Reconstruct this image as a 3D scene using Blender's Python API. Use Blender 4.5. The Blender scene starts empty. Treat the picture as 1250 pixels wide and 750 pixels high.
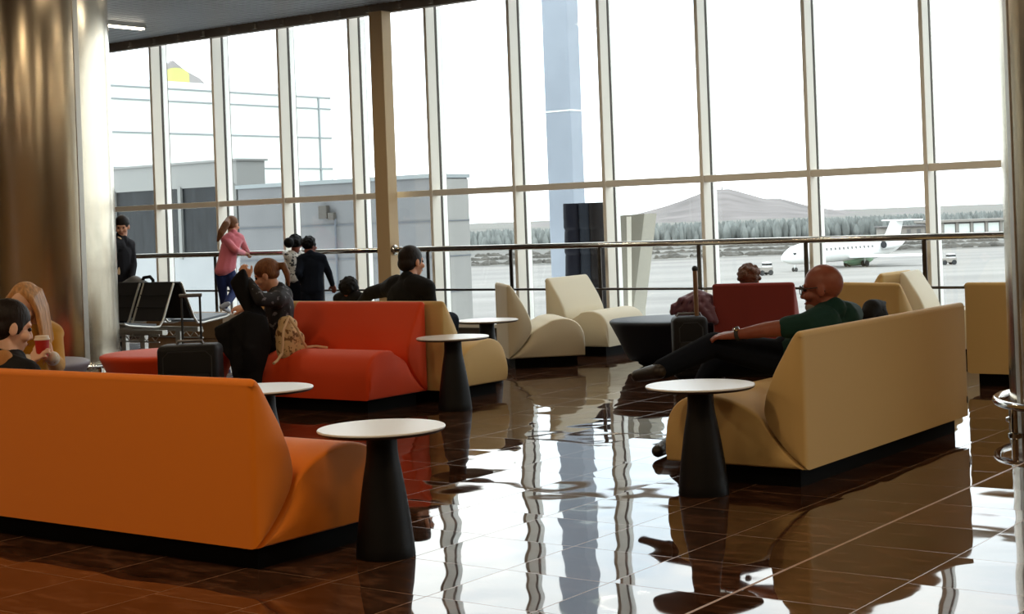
import bpy, bmesh, math, random
from mathutils import Vector, Matrix, Quaternion, noise
random.seed(7)
C = bpy.context.scene.collection
SKY, EXPOSURE = 3.2, 0.0
PI = math.pi
V = Vector

# ------------------------------------------------------------------ camera numbers (solved from the photograph)
FPX, HY, ROLL, YAW, EYE = 1911.05, 268.09, 0.03746, 0.63435, 1.42
cy_, sy_ = math.cos(YAW), math.sin(YAW)
def at(px, py, d):
    """world point seen at pixel (px,py) of the 1250x750 frame, d metres in front of the camera"""
    x, y = px - 625, -(py - HY)
    u = x*math.cos(ROLL) + y*math.sin(ROLL); v = -x*math.sin(ROLL) + y*math.cos(ROLL)
    u /= FPX; v /= FPX
    return V(((-sy_ + cy_*u)*d, (cy_ + sy_*u)*d, EYE + v*d))

# ------------------------------------------------------------------ materials
def lin(h):
    h = h.lstrip('#'); o = []
    for i in (0, 2, 4):
        c = int(h[i:i+2], 16)/255
        o.append(c/12.92 if c <= .04045 else ((c+.055)/1.055)**2.4)
    return (*o, 1)
MATS = {}
def mat(name, col, rough=.6, metal=0., bump=0., bscale=60, vary=0., vscale=3, sheen=0., spec=.5, stretch=None, aniso=0., coat=0.):
    m = bpy.data.materials.new(name); m.use_nodes = True
    n = m.node_tree.nodes; l = m.node_tree.links; b = n['Principled BSDF']
    b.inputs['Base Color'].default_value = lin(col); b.inputs['Roughness'].default_value = rough
    b.inputs['Metallic'].default_value = metal; b.inputs['Specular IOR Level'].default_value = spec
    b.inputs['Sheen Weight'].default_value = sheen
    b.inputs['Anisotropic'].default_value = aniso
    b.inputs['Coat Weight'].default_value = coat
    tc = n.new('ShaderNodeTexCoord'); co = tc.outputs['Object']
    if stretch:
        mp = n.new('ShaderNodeMapping'); mp.inputs['Scale'].default_value = stretch
        l.new(co, mp.inputs[0]); co = mp.outputs[0]
    if vary:
        nz = n.new('ShaderNodeTexNoise'); nz.inputs['Scale'].default_value = vscale; nz.inputs['Detail'].default_value = 5
        l.new(co, nz.inputs['Vector'])
        hs = n.new('ShaderNodeHueSaturation'); hs.inputs['Color'].default_value = lin(col)
        mr = n.new('ShaderNodeMapRange'); mr.inputs[1].default_value = .3; mr.inputs[2].default_value = .7
        mr.inputs[3].default_value = 1-vary; mr.inputs[4].default_value = 1+vary
        l.new(nz.outputs[0], mr.inputs[0]); l.new(mr.outputs[0], hs.inputs['Value']); l.new(hs.outputs[0], b.inputs['Base Color'])
    if bump:
        nz = n.new('ShaderNodeTexNoise'); nz.inputs['Scale'].default_value = bscale; nz.inputs['Detail'].default_value = 3
        l.new(co, nz.inputs['Vector'])
        bp = n.new('ShaderNodeBump'); bp.inputs['Strength'].default_value = bump; bp.inputs['Distance'].default_value = .01
        l.new(nz.outputs[0], bp.inputs['Height']); l.new(bp.outputs[0], b.inputs['Normal'])
    MATS[name] = m
    return m
def emis(name, col, s):
    m = bpy.data.materials.new(name); m.use_nodes = True
    b = m.node_tree.nodes['Principled BSDF']; b.inputs['Base Color'].default_value = lin(col)
    b.inputs['Emission Color'].default_value = lin(col); b.inputs['Emission Strength'].default_value = s
    return m
def two_tone(name, c1, c2, scale, lo=.48, hi=.52, rough=.8):
    m = mat(name, c1, rough)
    n = m.node_tree.nodes; l = m.node_tree.links; b = n['Principled BSDF']
    tc = n.new('ShaderNodeTexCoord'); nz = n.new('ShaderNodeTexNoise'); nz.inputs['Scale'].default_value = scale; nz.inputs['Detail'].default_value = 2
    l.new(tc.outputs['Object'], nz.inputs['Vector'])
    r = n.new('ShaderNodeValToRGB'); r.color_ramp.elements[0].position = lo; r.color_ramp.elements[1].position = hi
    r.color_ramp.elements[0].color = lin(c1); r.color_ramp.elements[1].color = lin(c2)
    l.new(nz.outputs[0], r.inputs[0]); l.new(r.outputs[0], b.inputs['Base Color'])
    return m

M_orange = mat('orange upholstery', '#e67d0d', .62, bump=.06, bscale=500, sheen=.15, spec=.3)
M_red = mat('red orange upholstery', '#de4307', .6, bump=.06, bscale=500, sheen=.15, spec=.3)
M_dred = mat('dark red upholstery', '#87302a', .62, bump=.06, bscale=500, sheen=.15, spec=.3)
M_cream = mat('cream upholstery', '#cfae72', .62, bump=.06, bscale=500, sheen=.1, spec=.3)
M_ivory = mat('ivory upholstery', '#d6cbb0', .6, bump=.06, bscale=500, sheen=.1, spec=.3)
M_navy = mat('navy upholstery', '#0e1522', .5, bump=.06, bscale=500, spec=.35)
M_grey = mat('grey upholstery', '#8c8894', .55, bump=.06, bscale=500, spec=.4)
M_plinth = mat('black plinth', '#050505', .7, spec=.1)
M_seam = mat('brown seam piping', '#6e4a1c', .7)
M_white = mat('white laminate', '#e4e2de', .28, spec=.5)
M_whedge = mat('dark table edge', '#3a2a22', .5)
M_black = mat('black powder coat', '#0a0a0c', .5, bump=.05, bscale=300, spec=.25)
M_frame = mat('cream painted aluminium', '#ece7da', .45, bump=.02, bscale=40)
M_gask = mat('dark gasket', '#4b443c', .6)
M_cap = mat('white aluminium cap', '#efeee8', .4)
M_beam = mat('dark steel edge beam', '#8a8176', .6, vary=.2, vscale=2)
M_colbeam = mat('beige painted column', '#c8ab80', .5)
M_steelrail = mat('polished steel', '#b9b4ac', .16, 1.)
M_slat = mat('grey metal slat', '#9a9ca0', .4, .3)
M_slatback = mat('black void above slats', '#1b1b1c', .9)
M_chrome = mat('chrome', '#d5d2cc', .12, 1.)
M_darksteel = mat('dark steel', '#55504c', .3, 1.)
M_alu = mat('brushed aluminium', '#c6c4bd', .35, .85)
M_blackmesh = mat('black seat pad', '#1b1a1c', .55, bump=.2, bscale=700)
M_greypad = mat('grey seat pad', '#77808c', .5)
M_brownbox = mat('brown wood board', '#8a6f50', .6, vary=.15, vscale=6)
M_skin = mat('fair skin', '#d9a184', .5, vary=.06, vscale=30, spec=.35)
M_skin2 = mat('tan skin', '#8a4d3d', .42, vary=.06, vscale=30, spec=.4)
M_skin3 = mat('pale skin', '#e2b79c', .5, vary=.06, vscale=30, spec=.35)
M_hairdk = mat('dark brown hair', '#1a100b', .55, spec=.25, bump=.5, bscale=90, stretch=(1, 1, .25), vary=.3, vscale=40)
M_hairbk = mat('black hair', '#0b0908', .6, spec=.15, bump=.5, bscale=90, vary=.3, vscale=40)
M_hairbl = mat('blonde hair', '#c08d58', .45, bump=.6, bscale=110, stretch=(1, 1, .12), vary=.35, vscale=60)
M_hairlb = mat('light brown hair', '#754a2b', .5, spec=.3, bump=.8, bscale=110, stretch=(1, 1, .2), vary=.35, vscale=60)
M_haircurl = mat('curly auburn hair', '#5c3720', .6, bump=1., bscale=70, vary=.4, vscale=50)
M_eye = mat('dark eyes', '#15100e', .2)
M_lip = mat('lips', '#a2584c', .45)
M_mustard = mat('mustard knit', '#c98d0c', .85, bump=.35, bscale=220, sheen=.3)
M_cuff = mat('white knit cuff', '#d8cdbd', .85, bump=.3, bscale=220)
M_pink = mat('pink fleece', '#d9707c', .8, bump=.25, bscale=30, sheen=.3)
M_jeans = mat('blue jeans', '#1d2f66', .8, bump=.15, bscale=40, vary=.15, vscale=8)
M_navycl = mat('navy cotton', '#141924', .9, bump=.35, bscale=20, spec=.15)
M_trou = mat('dark navy trousers', '#0e1420', .9, bump=.3, bscale=18, spec=.15)
M_blackcl = mat('black cloth', '#0d0d10', .8, bump=.7, bscale=14, spec=.25)
M_charc = mat('charcoal cloth', '#1d1c20', .85, bump=.35, bscale=25, spec=.15)
M_teal = mat('dark green shirt cotton', '#143632', .8, bump=.4, bscale=18, spec=.2)
M_printbw = two_tone('white cloth with dark print', '#dcdad4', '#3a3d42', 28, .56, .6)
M_printfl = two_tone('black cloth with grey print', '#171519', '#6d6a70', 22, .6, .66)
M_beigefl = two_tone('beige cloth with brown print', '#d8b684', '#7c5733', 30, .54, .6)
M_beigecord = mat('beige cord', '#d6b58e', .8)
M_plum = mat('plum quilted jacket', '#6a404f', .5, bump=.3, bscale=20, sheen=.3)
M_shoe = mat('dark shoe leather', '#1f1712', .45)
M_shoelt = mat('light grey shoe', '#a9adb8', .6)
M_sole = mat('tan shoe sole', '#5a4a3c', .7)
M_redcup = mat('red paper cup', '#b8271f', .5)
M_lid = mat('white plastic lid', '#ead8c4', .4)
M_case = mat('black suitcase fabric', '#0b0b0f', .55, bump=.1, bscale=200, spec=.3)
M_caseg = mat('grey suitcase trim', '#7a7b80', .4, .5)
M_brass = mat('bronze tube', '#8a6e58', .35, .7)
M_tan = mat('tan canvas', '#a8743e', .8, bump=.2, bscale=150)
M_greybag = mat('grey bag nylon', '#6d6f70', .6, bump=.2, bscale=20)
M_wallw = mat('warm wall panel', '#b3834a', .55, vary=.1, vscale=1.5)
M_wallg = mat('pale wall plaster', '#cfc6b8', .8)
# outside
M_apron = None
M_concrete = mat('concrete wall', '#717273', .85, vary=.12, vscale=1.2, bump=.1, bscale=30)
M_concside = mat('smooth pale concrete', '#8b8a86', .85, vary=.05, vscale=1)
M_joint = mat('dark joint', '#5f646a', .9)
M_facade = mat('white metal facade', '#dfe6e0', .5)
M_facline = mat('grey joint line', '#8b9293', .7)
M_greypanel = mat('grey facade panel', '#7b7c79', .6)
M_darkglass = mat('dark window glass', '#1d2022', .3, spec=.2, vary=.5, vscale=3, stretch=(3, 1, .5))  # tonal streaks in the colour stand in for reflections on the panes
M_lowpanel = mat('pale lower panel', '#929596', .7, vary=.04, vscale=2)
M_yellow = mat('yellow sign paint', '#b5b36a', .6)
M_signgrey = mat('grey sign paint', '#8f8a89', .7)
M_pillar = mat('pale blue painted steel', '#8a929c', .5, vary=.06, vscale=2)
M_bnavy = mat('navy rubber bellows', '#0a0c16', .6, spec=.15, bump=.2, bscale=10)
M_bgrey = mat('slate rubber bellows', '#181d24', .6, spec=.2, bump=.2, bscale=10)
M_bbrown = mat('brown black rubber bellows', '#120e0d', .6, spec=.15)
M_wing = mat('cream painted panel', '#8f8b7e', .5)
M_plane = mat('white aircraft paint', '#e4e6e4', .35)
M_green = mat('green belly paint', '#7fa284', .5)
M_dark = mat('dark rubber', '#26282a', .7)
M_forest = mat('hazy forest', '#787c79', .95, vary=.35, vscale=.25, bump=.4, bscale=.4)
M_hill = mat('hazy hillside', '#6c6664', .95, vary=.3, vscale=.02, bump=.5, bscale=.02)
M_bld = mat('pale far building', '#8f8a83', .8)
M_bldd = mat('darker far building', '#6a6866', .8)  # darker plain grey, also used for small windows and the mast
M_scrub = mat('dry scrub', '#504d47', .95, vary=.3, vscale=.3)

def floor_mat():
    m = bpy.data.materials.new('polished dark slate tile'); m.use_nodes = True
    n = m.node_tree.nodes; l = m.node_tree.links; b = n['Principled BSDF']
    def math_(op, a, bb=None, c=None):
        x = n.new('ShaderNodeMath'); x.operation = op
        for i, v in enumerate((a, bb, c)):
            if v is None: continue
            if isinstance(v, (int, float)): x.inputs[i].default_value = v
            else: l.new(v, x.inputs[i])
        return x.outputs[0]
    tc = n.new('ShaderNodeTexCoord'); sp = n.new('ShaderNodeSeparateXYZ'); l.new(tc.outputs['Object'], sp.inputs[0])
    X, Y = sp.outputs[0], sp.outputs[1]
    xs = math_('DIVIDE', math_('ADD', X, 2.83), .5)
    col = math_('FLOOR', xs); fx = math_('FRACT', xs)
    wn = n.new('ShaderNodeTexWhiteNoise'); wn.noise_dimensions = '1D'; l.new(col, wn.inputs['W'])
    ys = math_('DIVIDE', math_('SUBTRACT', Y, math_('ADD', math_('MULTIPLY', wn.outputs['Value'], .12), .06)), .5)
    row = math_('FLOOR', ys); fy = math_('FRACT', ys)
    ex = math_('SUBTRACT', .5, math_('ABSOLUTE', math_('SUBTRACT', fx, .5)))
    ey = math_('SUBTRACT', .5, math_('ABSOLUTE', math_('SUBTRACT', fy, .5)))
    gx = math_('MULTIPLY', math_('LESS_THAN', ex, .0055), .6); gy = math_('MULTIPLY', math_('LESS_THAN', ey, .005), .6)
    wide = math_('LESS_THAN', math_('ABSOLUTE', math_('ADD', X, 2.83)), .007)
    g = math_('MAXIMUM', math_('MAXIMUM', gx, gy), wide)
    cmb = n.new('ShaderNodeCombineXYZ'); l.new(col, cmb.inputs[0]); l.new(row, cmb.inputs[1])
    wt = n.new('ShaderNodeTexWhiteNoise'); wt.noise_dimensions = '2D'; l.new(cmb.outputs[0], wt.inputs['Vector'])
    # slate veins, stretched along a different direction in each tile
    mp = n.new('ShaderNodeMapping'); mp.inputs['Scale'].default_value = (2.4, 6.5, 1)
    off = n.new('ShaderNodeVectorMath'); off.operation = 'MULTIPLY_ADD'
    l.new(wt.outputs['Color'], off.inputs[0]); off.inputs[1].default_value = (30, 30, 30); l.new(tc.outputs['Object'], off.inputs[2])
    l.new(off.outputs[0], mp.inputs[0])
    nz = n.new('ShaderNodeTexNoise'); nz.inputs['Scale'].default_value = 2.2; nz.inputs['Detail'].default_value = 8; nz.inputs['Roughness'].default_value = .65; nz.inputs['Distortion'].default_value = .8
    l.new(mp.outputs[0], nz.inputs['Vector'])
    r = n.new('ShaderNodeValToRGB'); e = r.color_ramp.elements
    e[0].position = .32; e[0].color = lin('#28180f'); e[1].position = .72; e[1].color = lin('#6c4935')
    k = r.color_ramp.elements.new(.52); k.color = lin('#40281b')
    l.new(nz.outputs[0], r.inputs[0])
    hs = n.new('ShaderNodeHueSaturation'); l.new(r.outputs[0], hs.inputs['Color'])
    l.new(math_('MULTIPLY_ADD', wt.outputs['Value'], .5, .75), hs.inputs['Value'])
    mx = n.new('ShaderNodeMix'); mx.data_type = 'RGBA'; l.new(g, mx.inputs['Factor']); l.new(hs.outputs[0], mx.inputs['A']); mx.inputs['B'].default_value = lin('#a5846c')
    l.new(mx.outputs['Result'], b.inputs['Base Color'])
    l.new(math_('MULTIPLY_ADD', g, .35, math_('MULTIPLY', nz.outputs[0], .05)), b.inputs['Roughness'])
    b.inputs['IOR'].default_value = 1.47
    # hand-laid, slightly wavy polish: slow waves + a small tilt of every tile
    w1 = n.new('ShaderNodeTexNoise'); w1.inputs['Scale'].default_value = 2.7; w1.inputs['Detail'].default_value = .3; w1.inputs['Roughness'].default_value = .4
    l.new(off.outputs[0], w1.inputs['Vector'])
    sc = n.new('ShaderNodeSeparateColor'); l.new(wt.outputs['Color'], sc.inputs[0])
    tilt = math_('ADD', math_('MULTIPLY', math_('SUBTRACT', sc.outputs[0], .5), fx), math_('MULTIPLY', math_('SUBTRACT', sc.outputs[1], .5), fy))
    h = math_('ADD', math_('MULTIPLY', w1.outputs[0], 1.0), math_('MULTIPLY', tilt, .16))
    bp = n.new('ShaderNodeBump'); bp.inputs['Strength'].default_value = 1.; bp.inputs['Distance'].default_value = .0042
    l.new(h, bp.inputs['Height']); l.new(bp.outputs[0], b.inputs['Normal'])
    return m
def steel_mat():
    m = mat('brushed stainless steel', '#cfc4b0', .2, 1., aniso=.5)
    n = m.node_tree.nodes; l = m.node_tree.links; b = n['Principled BSDF']
    tc = n.new('ShaderNodeTexCoord'); mp = n.new('ShaderNodeMapping'); mp.inputs['Scale'].default_value = (1.2, 1.2, .7)
    l.new(tc.outputs['Object'], mp.inputs[0])
    nz = n.new('ShaderNodeTexNoise'); nz.inputs['Scale'].default_value = 2.2; nz.inputs['Detail'].default_value = 2
    l.new(mp.outputs[0], nz.inputs[0])
    bp = n.new('ShaderNodeBump'); bp.inputs['Strength'].default_value = .14; bp.inputs['Distance'].default_value = .03
    l.new(nz.outputs[0], bp.inputs['Height']); l.new(bp.outputs[0], b.inputs['Normal'])
    return m
def glass_mat():
    m = bpy.data.materials.new('window glass'); m.use_nodes = True
    n = m.node_tree.nodes; l = m.node_tree.links; n.remove(n['Principled BSDF'])
    t = n.new('ShaderNodeBsdfTransparent'); t.inputs[0].default_value = (.95, .97, .96, 1)
    g = n.new('ShaderNodeBsdfGlossy'); g.inputs['Roughness'].default_value = .01
    lw = n.new('ShaderNodeLayerWeight'); lw.inputs[0].default_value = .5
    pw = n.new('ShaderNodeMath'); pw.operation = 'POWER'; l.new(lw.outputs['Facing'], pw.inputs[0]); pw.inputs[1].default_value = 5
    f = n.new('ShaderNodeMath'); f.operation = 'MULTIPLY_ADD'; l.new(pw.outputs[0], f.inputs[0]); f.inputs[1].default_value = .9; f.inputs[2].default_value = .03
    mx = n.new('ShaderNodeMixShader'); l.new(f.outputs[0], mx.inputs[0]); l.new(t.outputs[0], mx.inputs[1]); l.new(g.outputs[0], mx.inputs[2])
    l.new(mx.outputs[0], n['Material Output'].inputs[0])
    return m
def ground_mat():
    m = mat('apron concrete and grass strips', '#a5a6a4', .85)
    n = m.node_tree.nodes; l = m.node_tree.links; b = n['Principled BSDF']
    tc = n.new('ShaderNodeTexCoord'); mp = n.new('ShaderNodeMapping')
    mp.inputs['Rotation'].default_value = (0, 0, -YAW)
    l.new(tc.outputs['Object'], mp.inputs[0])
    sp = n.new('ShaderNodeSeparateXYZ'); l.new(mp.outputs[0], sp.inputs[0])
    mp2 = n.new('ShaderNodeMapping'); mp2.inputs['Scale'].default_value = (.006, .05, 1); l.new(mp.outputs[0], mp2.inputs[0])
    nz = n.new('ShaderNodeTexNoise'); nz.inputs['Scale'].default_value = 2; nz.inputs['Detail'].default_value = 5; l.new(mp2.outputs[0], nz.inputs[0])
    wob = n.new('ShaderNodeMath'); wob.operation = 'MULTIPLY_ADD'; l.new(nz.outputs[0], wob.inputs[0]); wob.inputs[1].default_value = 40; l.new(sp.outputs[1], wob.inputs[2])
    mr = n.new('ShaderNodeMapRange'); l.new(wob.outputs[0], mr.inputs[0]); mr.inputs[1].default_value = 60; mr.inputs[2].default_value = 470
    r = n.new('ShaderNodeValToRGB'); r.color_ramp.interpolation = 'LINEAR'; e = r.color_ramp.elements
    stops = [(0, '#7a7773'), (.2, '#777470'), (.38, '#827f7a'), (.52, '#787571'), (.585, '#817d77'), (.6, '#4f4d48'), (.63, '#6a675f'), (.7, '#57554f'), (.74, '#726f68'), (.85, '#5a5853'), (1, '#65635c')]
    e[0].position = 0; e[0].color = lin(stops[0][1]); e[1].position = 1; e[1].color = lin(stops[-1][1])
    for p, c in stops[1:-1]:
        k = e.new(p); k.color = lin(c)
    l.new(mr.outputs[0], r.inputs[0])
    hs = n.new('ShaderNodeHueSaturation'); l.new(r.outputs[0], hs.inputs['Color'])
    m2 = n.new('ShaderNodeMapRange'); l.new(nz.outputs[0], m2.inputs[0]); m2.inputs[1].default_value = .35; m2.inputs[2].default_value = .65; m2.inputs[3].default_value = .85; m2.inputs[4].default_value = 1.15
    l.new(m2.outputs[0], hs.inputs['Value']); l.new(hs.outputs[0], b.inputs['Base Color'])
    return m
M_floor = floor_mat(); M_steel = steel_mat(); M_glass = glass_mat(); M_apron = ground_mat()

# ------------------------------------------------------------------ mesh helpers
def xform(bm, geom_verts, M):
    bmesh.ops.transform(bm, matrix=M, verts=geom_verts)
def add_box(bm, c, s, rz=0, bevel=0, seg=2, M=None):
    r = bmesh.ops.create_cube(bm, size=1)
    vs = r['verts']
    mm = Matrix.Translation(c) @ Matrix.Rotation(rz, 4, 'Z') @ Matrix.Diagonal((s[0], s[1], s[2], 1))
    xform(bm, vs, mm if M is None else M @ mm)
    if bevel:
        es = list({e for v in vs for e in v.link_edges})
        bmesh.ops.bevel(bm, geom=es, offset=bevel, segments=seg, affect='EDGES', profile=.5)
def add_lathe(bm, prof, c=(0, 0, 0), seg=48, cap=True, sx=1, sy=1):
    rings = []
    for r, z in prof:
        rings.append([bm.verts.new((c[0]+sx*r*math.cos(2*PI*i/seg), c[1]+sy*r*math.sin(2*PI*i/seg), c[2]+z)) for i in range(seg)])
    for a, b in zip(rings, rings[1:]):
        for i in range(seg):
            bm.faces.new((a[i], a[(i+1) % seg], b[(i+1) % seg], b[i]))
    if cap:
        bm.faces.new(rings[0][::-1]); bm.faces.new(rings[-1])
def add_tube(bm, pts, r, seg=10, closed=False, cap=True):
    pts = [V(p) for p in pts]; n = len(pts); rings = []
    up0 = None
    for i, p in enumerate(pts):
        if closed: t = pts[(i+1) % n] - pts[i-1]
        else: t = pts[min(i+1, n-1)] - pts[max(i-1, 0)]
        t.normalize()
        if up0 is None:
            up0 = t.orthogonal().normalized()
        u = (up0 - t*up0.dot(t))
        u = u.normalized() if u.length > 1e-6 else t.orthogonal().normalized()
        up0 = u; w = t.cross(u)
        rr = r[i] if isinstance(r, (list, tuple)) else r
        rings.append([bm.verts.new(p + (u*math.cos(2*PI*k/seg) + w*math.sin(2*PI*k/seg))*rr) for k in range(seg)])
    pairs = list(zip(rings, rings[1:])) + ([(rings[-1], rings[0])] if closed else [])
    for a, b in pairs:
        for k in range(seg): bm.faces.new((a[k], a[(k+1) % seg], b[(k+1) % seg], b[k]))
    if cap and not closed:
        bm.faces.new(rings[0][::-1]); bm.faces.new(rings[-1])
def add_prism(bm, poly, a, b, axis='X'):
    """extrude a 2-D polygon; axis X: poly is (y,z); axis Y: poly is (x,z); axis Z: poly is (x,y)"""
    def p3(p, t):
        return {'X': (t, p[0], p[1]), 'Y': (p[0], t, p[1]), 'Z': (p[0], p[1], t)}[axis]
    A = [bm.verts.new(p3(p, a)) for p in poly]; B = [bm.verts.new(p3(p, b)) for p in poly]
    n = len(poly)
    bm.faces.new(A[::-1]); bm.faces.new(B)
    for i in range(n): bm.faces.new((A[i], A[(i+1) % n], B[(i+1) % n], B[i]))
def obj(name, bm, m, parent=None, smooth=True, angle=40, loc=None, rz=0):
    bmesh.ops.recalc_face_normals(bm, faces=bm.faces)
    me = bpy.data.meshes.new(name); bm.to_mesh(me); bm.free()
    me.materials.append(m)
    if smooth:
        for p in me.polygons: p.use_smooth = True
        try: me.set_sharp_from_angle(angle=math.radians(angle))
        except Exception: pass
    o = bpy.data.objects.new(name, me); C.objects.link(o)
    if parent: o.parent = parent
    if loc is not None: o.location = loc
    o.rotation_euler.z = rz
    return o
def tag(o, label, cat, group=None):
    o['label'] = label; o['category'] = cat
    if group: o['group'] = group
    return o
def thing(name, label, cat, loc=(0, 0, 0), rz=0, group=None):
    o = bpy.data.objects.new(name, None); C.objects.link(o)
    o.location = loc; o.rotation_euler = (0, 0, rz); o.empty_display_size = .1
    return tag(o, label, cat, group)
def struct(name, bm, m, parent=None, **k):
    o = obj(name, bm, m, parent, **k)
    if not parent: o['kind'] = 'structure'
    return o
def copy_thing(root, loc, rz, label, group=None):
    r = root.copy(); C.objects.link(r); r.location = loc; r.rotation_euler = (0, 0, rz); r['label'] = label
    if group: r['group'] = group
    for ch in list(root.children):
        c = ch.copy(); C.objects.link(c); c.parent = r
        for g in ch.children:
            d = g.copy(); C.objects.link(d); d.parent = c
    return r
B = bmesh.new

# solid-union modelling: capsules and ellipsoids fused into one continuous surface by a voxel remesh
class Blob:
    def __init__(s): s.bm = B()
    def _hull(s, pts):
        vs = [s.bm.verts.new(p) for p in pts]
        r = bmesh.ops.convex_hull(s.bm, input=vs)
        junk = [g for g in r['geom_interior'] + r['geom_unused'] if isinstance(g, bmesh.types.BMVert)]
        bmesh.ops.delete(s.bm, geom=list(set(junk)), context='VERTS')
    def cap(s, a, ra, b, rb):
        a, b = V(a), V(b); pts = []
        for c, r in ((a, ra), (b, rb)):
            for d in SPH: pts.append(c + d*r)
        s._hull(pts); return s
    def chain(s, pts, rs):
        for i in range(len(pts)-1): s.cap(pts[i], rs[i], pts[i+1], rs[i+1])
        return s
    def ell(s, c, rad, fr=None):
        """ellipsoid; fr = (r,f,u) axes"""
        r, f, u = fr if fr else (V((1, 0, 0)), V((0, 1, 0)), V((0, 0, 1)))
        s._hull([V(c) + r*d.x*rad[0] + f*d.y*rad[1] + u*d.z*rad[2] for d in SPH2]); return s
    def hull(s, pts): s._hull([V(p) for p in pts]); return s
    def build(s, name, m, parent, vox=.012, smooth=3, base=None):
        me = bpy.data.meshes.new(name); s.bm.to_mesh(me); s.bm.free()
        o = bpy.data.objects.new(name, me); C.objects.link(o)
        md = o.modifiers.new('r', 'REMESH'); md.mode = 'VOXEL'; md.voxel_size = vox; md.use_smooth_shade = True
        if smooth:
            sm = o.modifiers.new('s', 'SMOOTH'); sm.factor = .5; sm.iterations = smooth
        bpy.context.view_layer.update()
        dg = bpy.context.evaluated_depsgraph_get()
        me2 = bpy.data.meshes.new_from_object(o.evaluated_get(dg), depsgraph=dg)
        o.modifiers.clear(); o.data = me2; bpy.data.meshes.remove(me)
        me2.name = name; me2.materials.clear(); me2.materials.append(m)
        for p in me2.polygons: p.use_smooth = True
        if parent:
            me2.transform(Matrix.Translation(-V(parent.location) if base is None else -V(base)))
            o.parent = parent
        return o
def sphere_dirs(sub):
    b = B(); bmesh.ops.create_icosphere(b, subdivisions=sub, radius=1)
    d = [v.co.copy() for v in b.verts]; b.free(); return d
SPH = sphere_dirs(2); SPH2 = sphere_dirs(3)

# ------------------------------------------------------------------ SETTING: the lounge
XW0, PIT, YG = -17.494, 1.28055, 15.1           # first visible mullion, pitch, front plane of the mullions
XL, XR, YB = -25.2, 13.0, -9.0
ZC = 4.2
bm = B(); add_box(bm, ((XL+XR)/2, (YB+15.5)/2, -.15), (XR-XL, 15.5-YB, .3)); struct('floor', bm, M_floor, smooth=False)
bm = B()
x = XL
while x < XR:
    add_box(bm, (x, (YB+14.95)/2, ZC+.02), (.062, 14.95-YB, .04)); x += .105
add_box(bm, ((XL+XR)/2, (YB+15.4)/2, ZC+.27), (XR-XL, 15.4-YB, .1))
ceil = struct('ceiling', bm, M_slat, smooth=False)
ceil.data.materials.append(M_slatback)
for p in ceil.data.polygons:
    if p.center.z > ZC+.1: p.material_index = 1
bm = B(); add_box(bm, ((XL+XR)/2, 15.06, (4.09+4.42)/2), (XR-XL, .1, .33))
for i in range(60):
    add_box(bm, (XL+.3+i*.51, 14.99, 4.15), (.05, .06, .07))
struct('trim_1', bm, M_beam, smooth=False)
bm = B(); add_box(bm, (XL-.1, (YB+15.5)/2, 2.15), (.2, 15.5-YB, 4.6)); struct('wall_left', bm, M_wallg, smooth=False)
bm = B(); add_box(bm, (XR+.1, (YB+15.5)/2, 2.15), (.2, 15.5-YB, 4.6)); struct('wall_right', bm, M_wallw, smooth=False)
bm = B()
for i in range(30): add_box(bm, (XL+.65+i*1.29, YB-.1, 2.15), (1.27, .2, 4.6))
struct('wall_back', bm, M_wallw, smooth=False)
# curb under the glass
bm = B(); add_box(bm, ((XL+XR)/2, 15.25, .05), (XR-XL, .3, .1)); add_box(bm, ((XL+XR)/2, 15.1, .105), (XR-XL, .03, .02)); struct('baseboard_front', bm, M_gask, smooth=False)
# glazed bays: window_n = mullion + transom, with two panes each
n = 0
for k in range(-6, 24):
    x = XW0 + PIT*k
    n += 1
    w = B()
    add_box(w, (x+.022, 15.1+.085, 2.15), (.044, .17, 4.1), bevel=.004, seg=1)
    add_box(w, (x+.022+PIT/2, 15.12+.05, 1.787), (PIT-.044, .1, .076), bevel=.004, seg=1)
    add_box(w, (x+.022+PIT/2, 15.12+.05, .13), (PIT-.044, .1, .06), bevel=.004, seg=1)
    o = struct(f'window_{n}', w, M_frame, smooth=False)
    g = B(); add_box(g, (x+.022, 15.285, 2.15), (.05, .03, 4.1)); add_box(g, (x+.022, 15.4, 2.15), (.03, .025, 4.1))
    obj('gasket', g, M_gask, o, smooth=False)
    g = B(); add_box(g, (x+.022, 15.345, 2.15), (.06, .085, 4.1)); obj('outer_cap', g, M_cap, o, smooth=False)
    g = B(); add_box(g, (x+.022+PIT/2, 15.3, 2.955), (PIT-.06, .012, 2.26)); obj('upper_pane', g, M_glass, o, smooth=False)
    g = B(); add_box(g, (x+.022+PIT/2, 15.3, .955), (PIT-.06, .012, 1.588)); obj('lower_pane', g, M_glass, o, smooth=False)
# free-standing painted steel post in front of the glass
bm = B(); add_box(bm, (-12.92, 14.915, 2.045), (.215, .18, 4.09), bevel=.006, seg=1); struct('trim_2', bm, M_colbeam, smooth=False)

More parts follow.
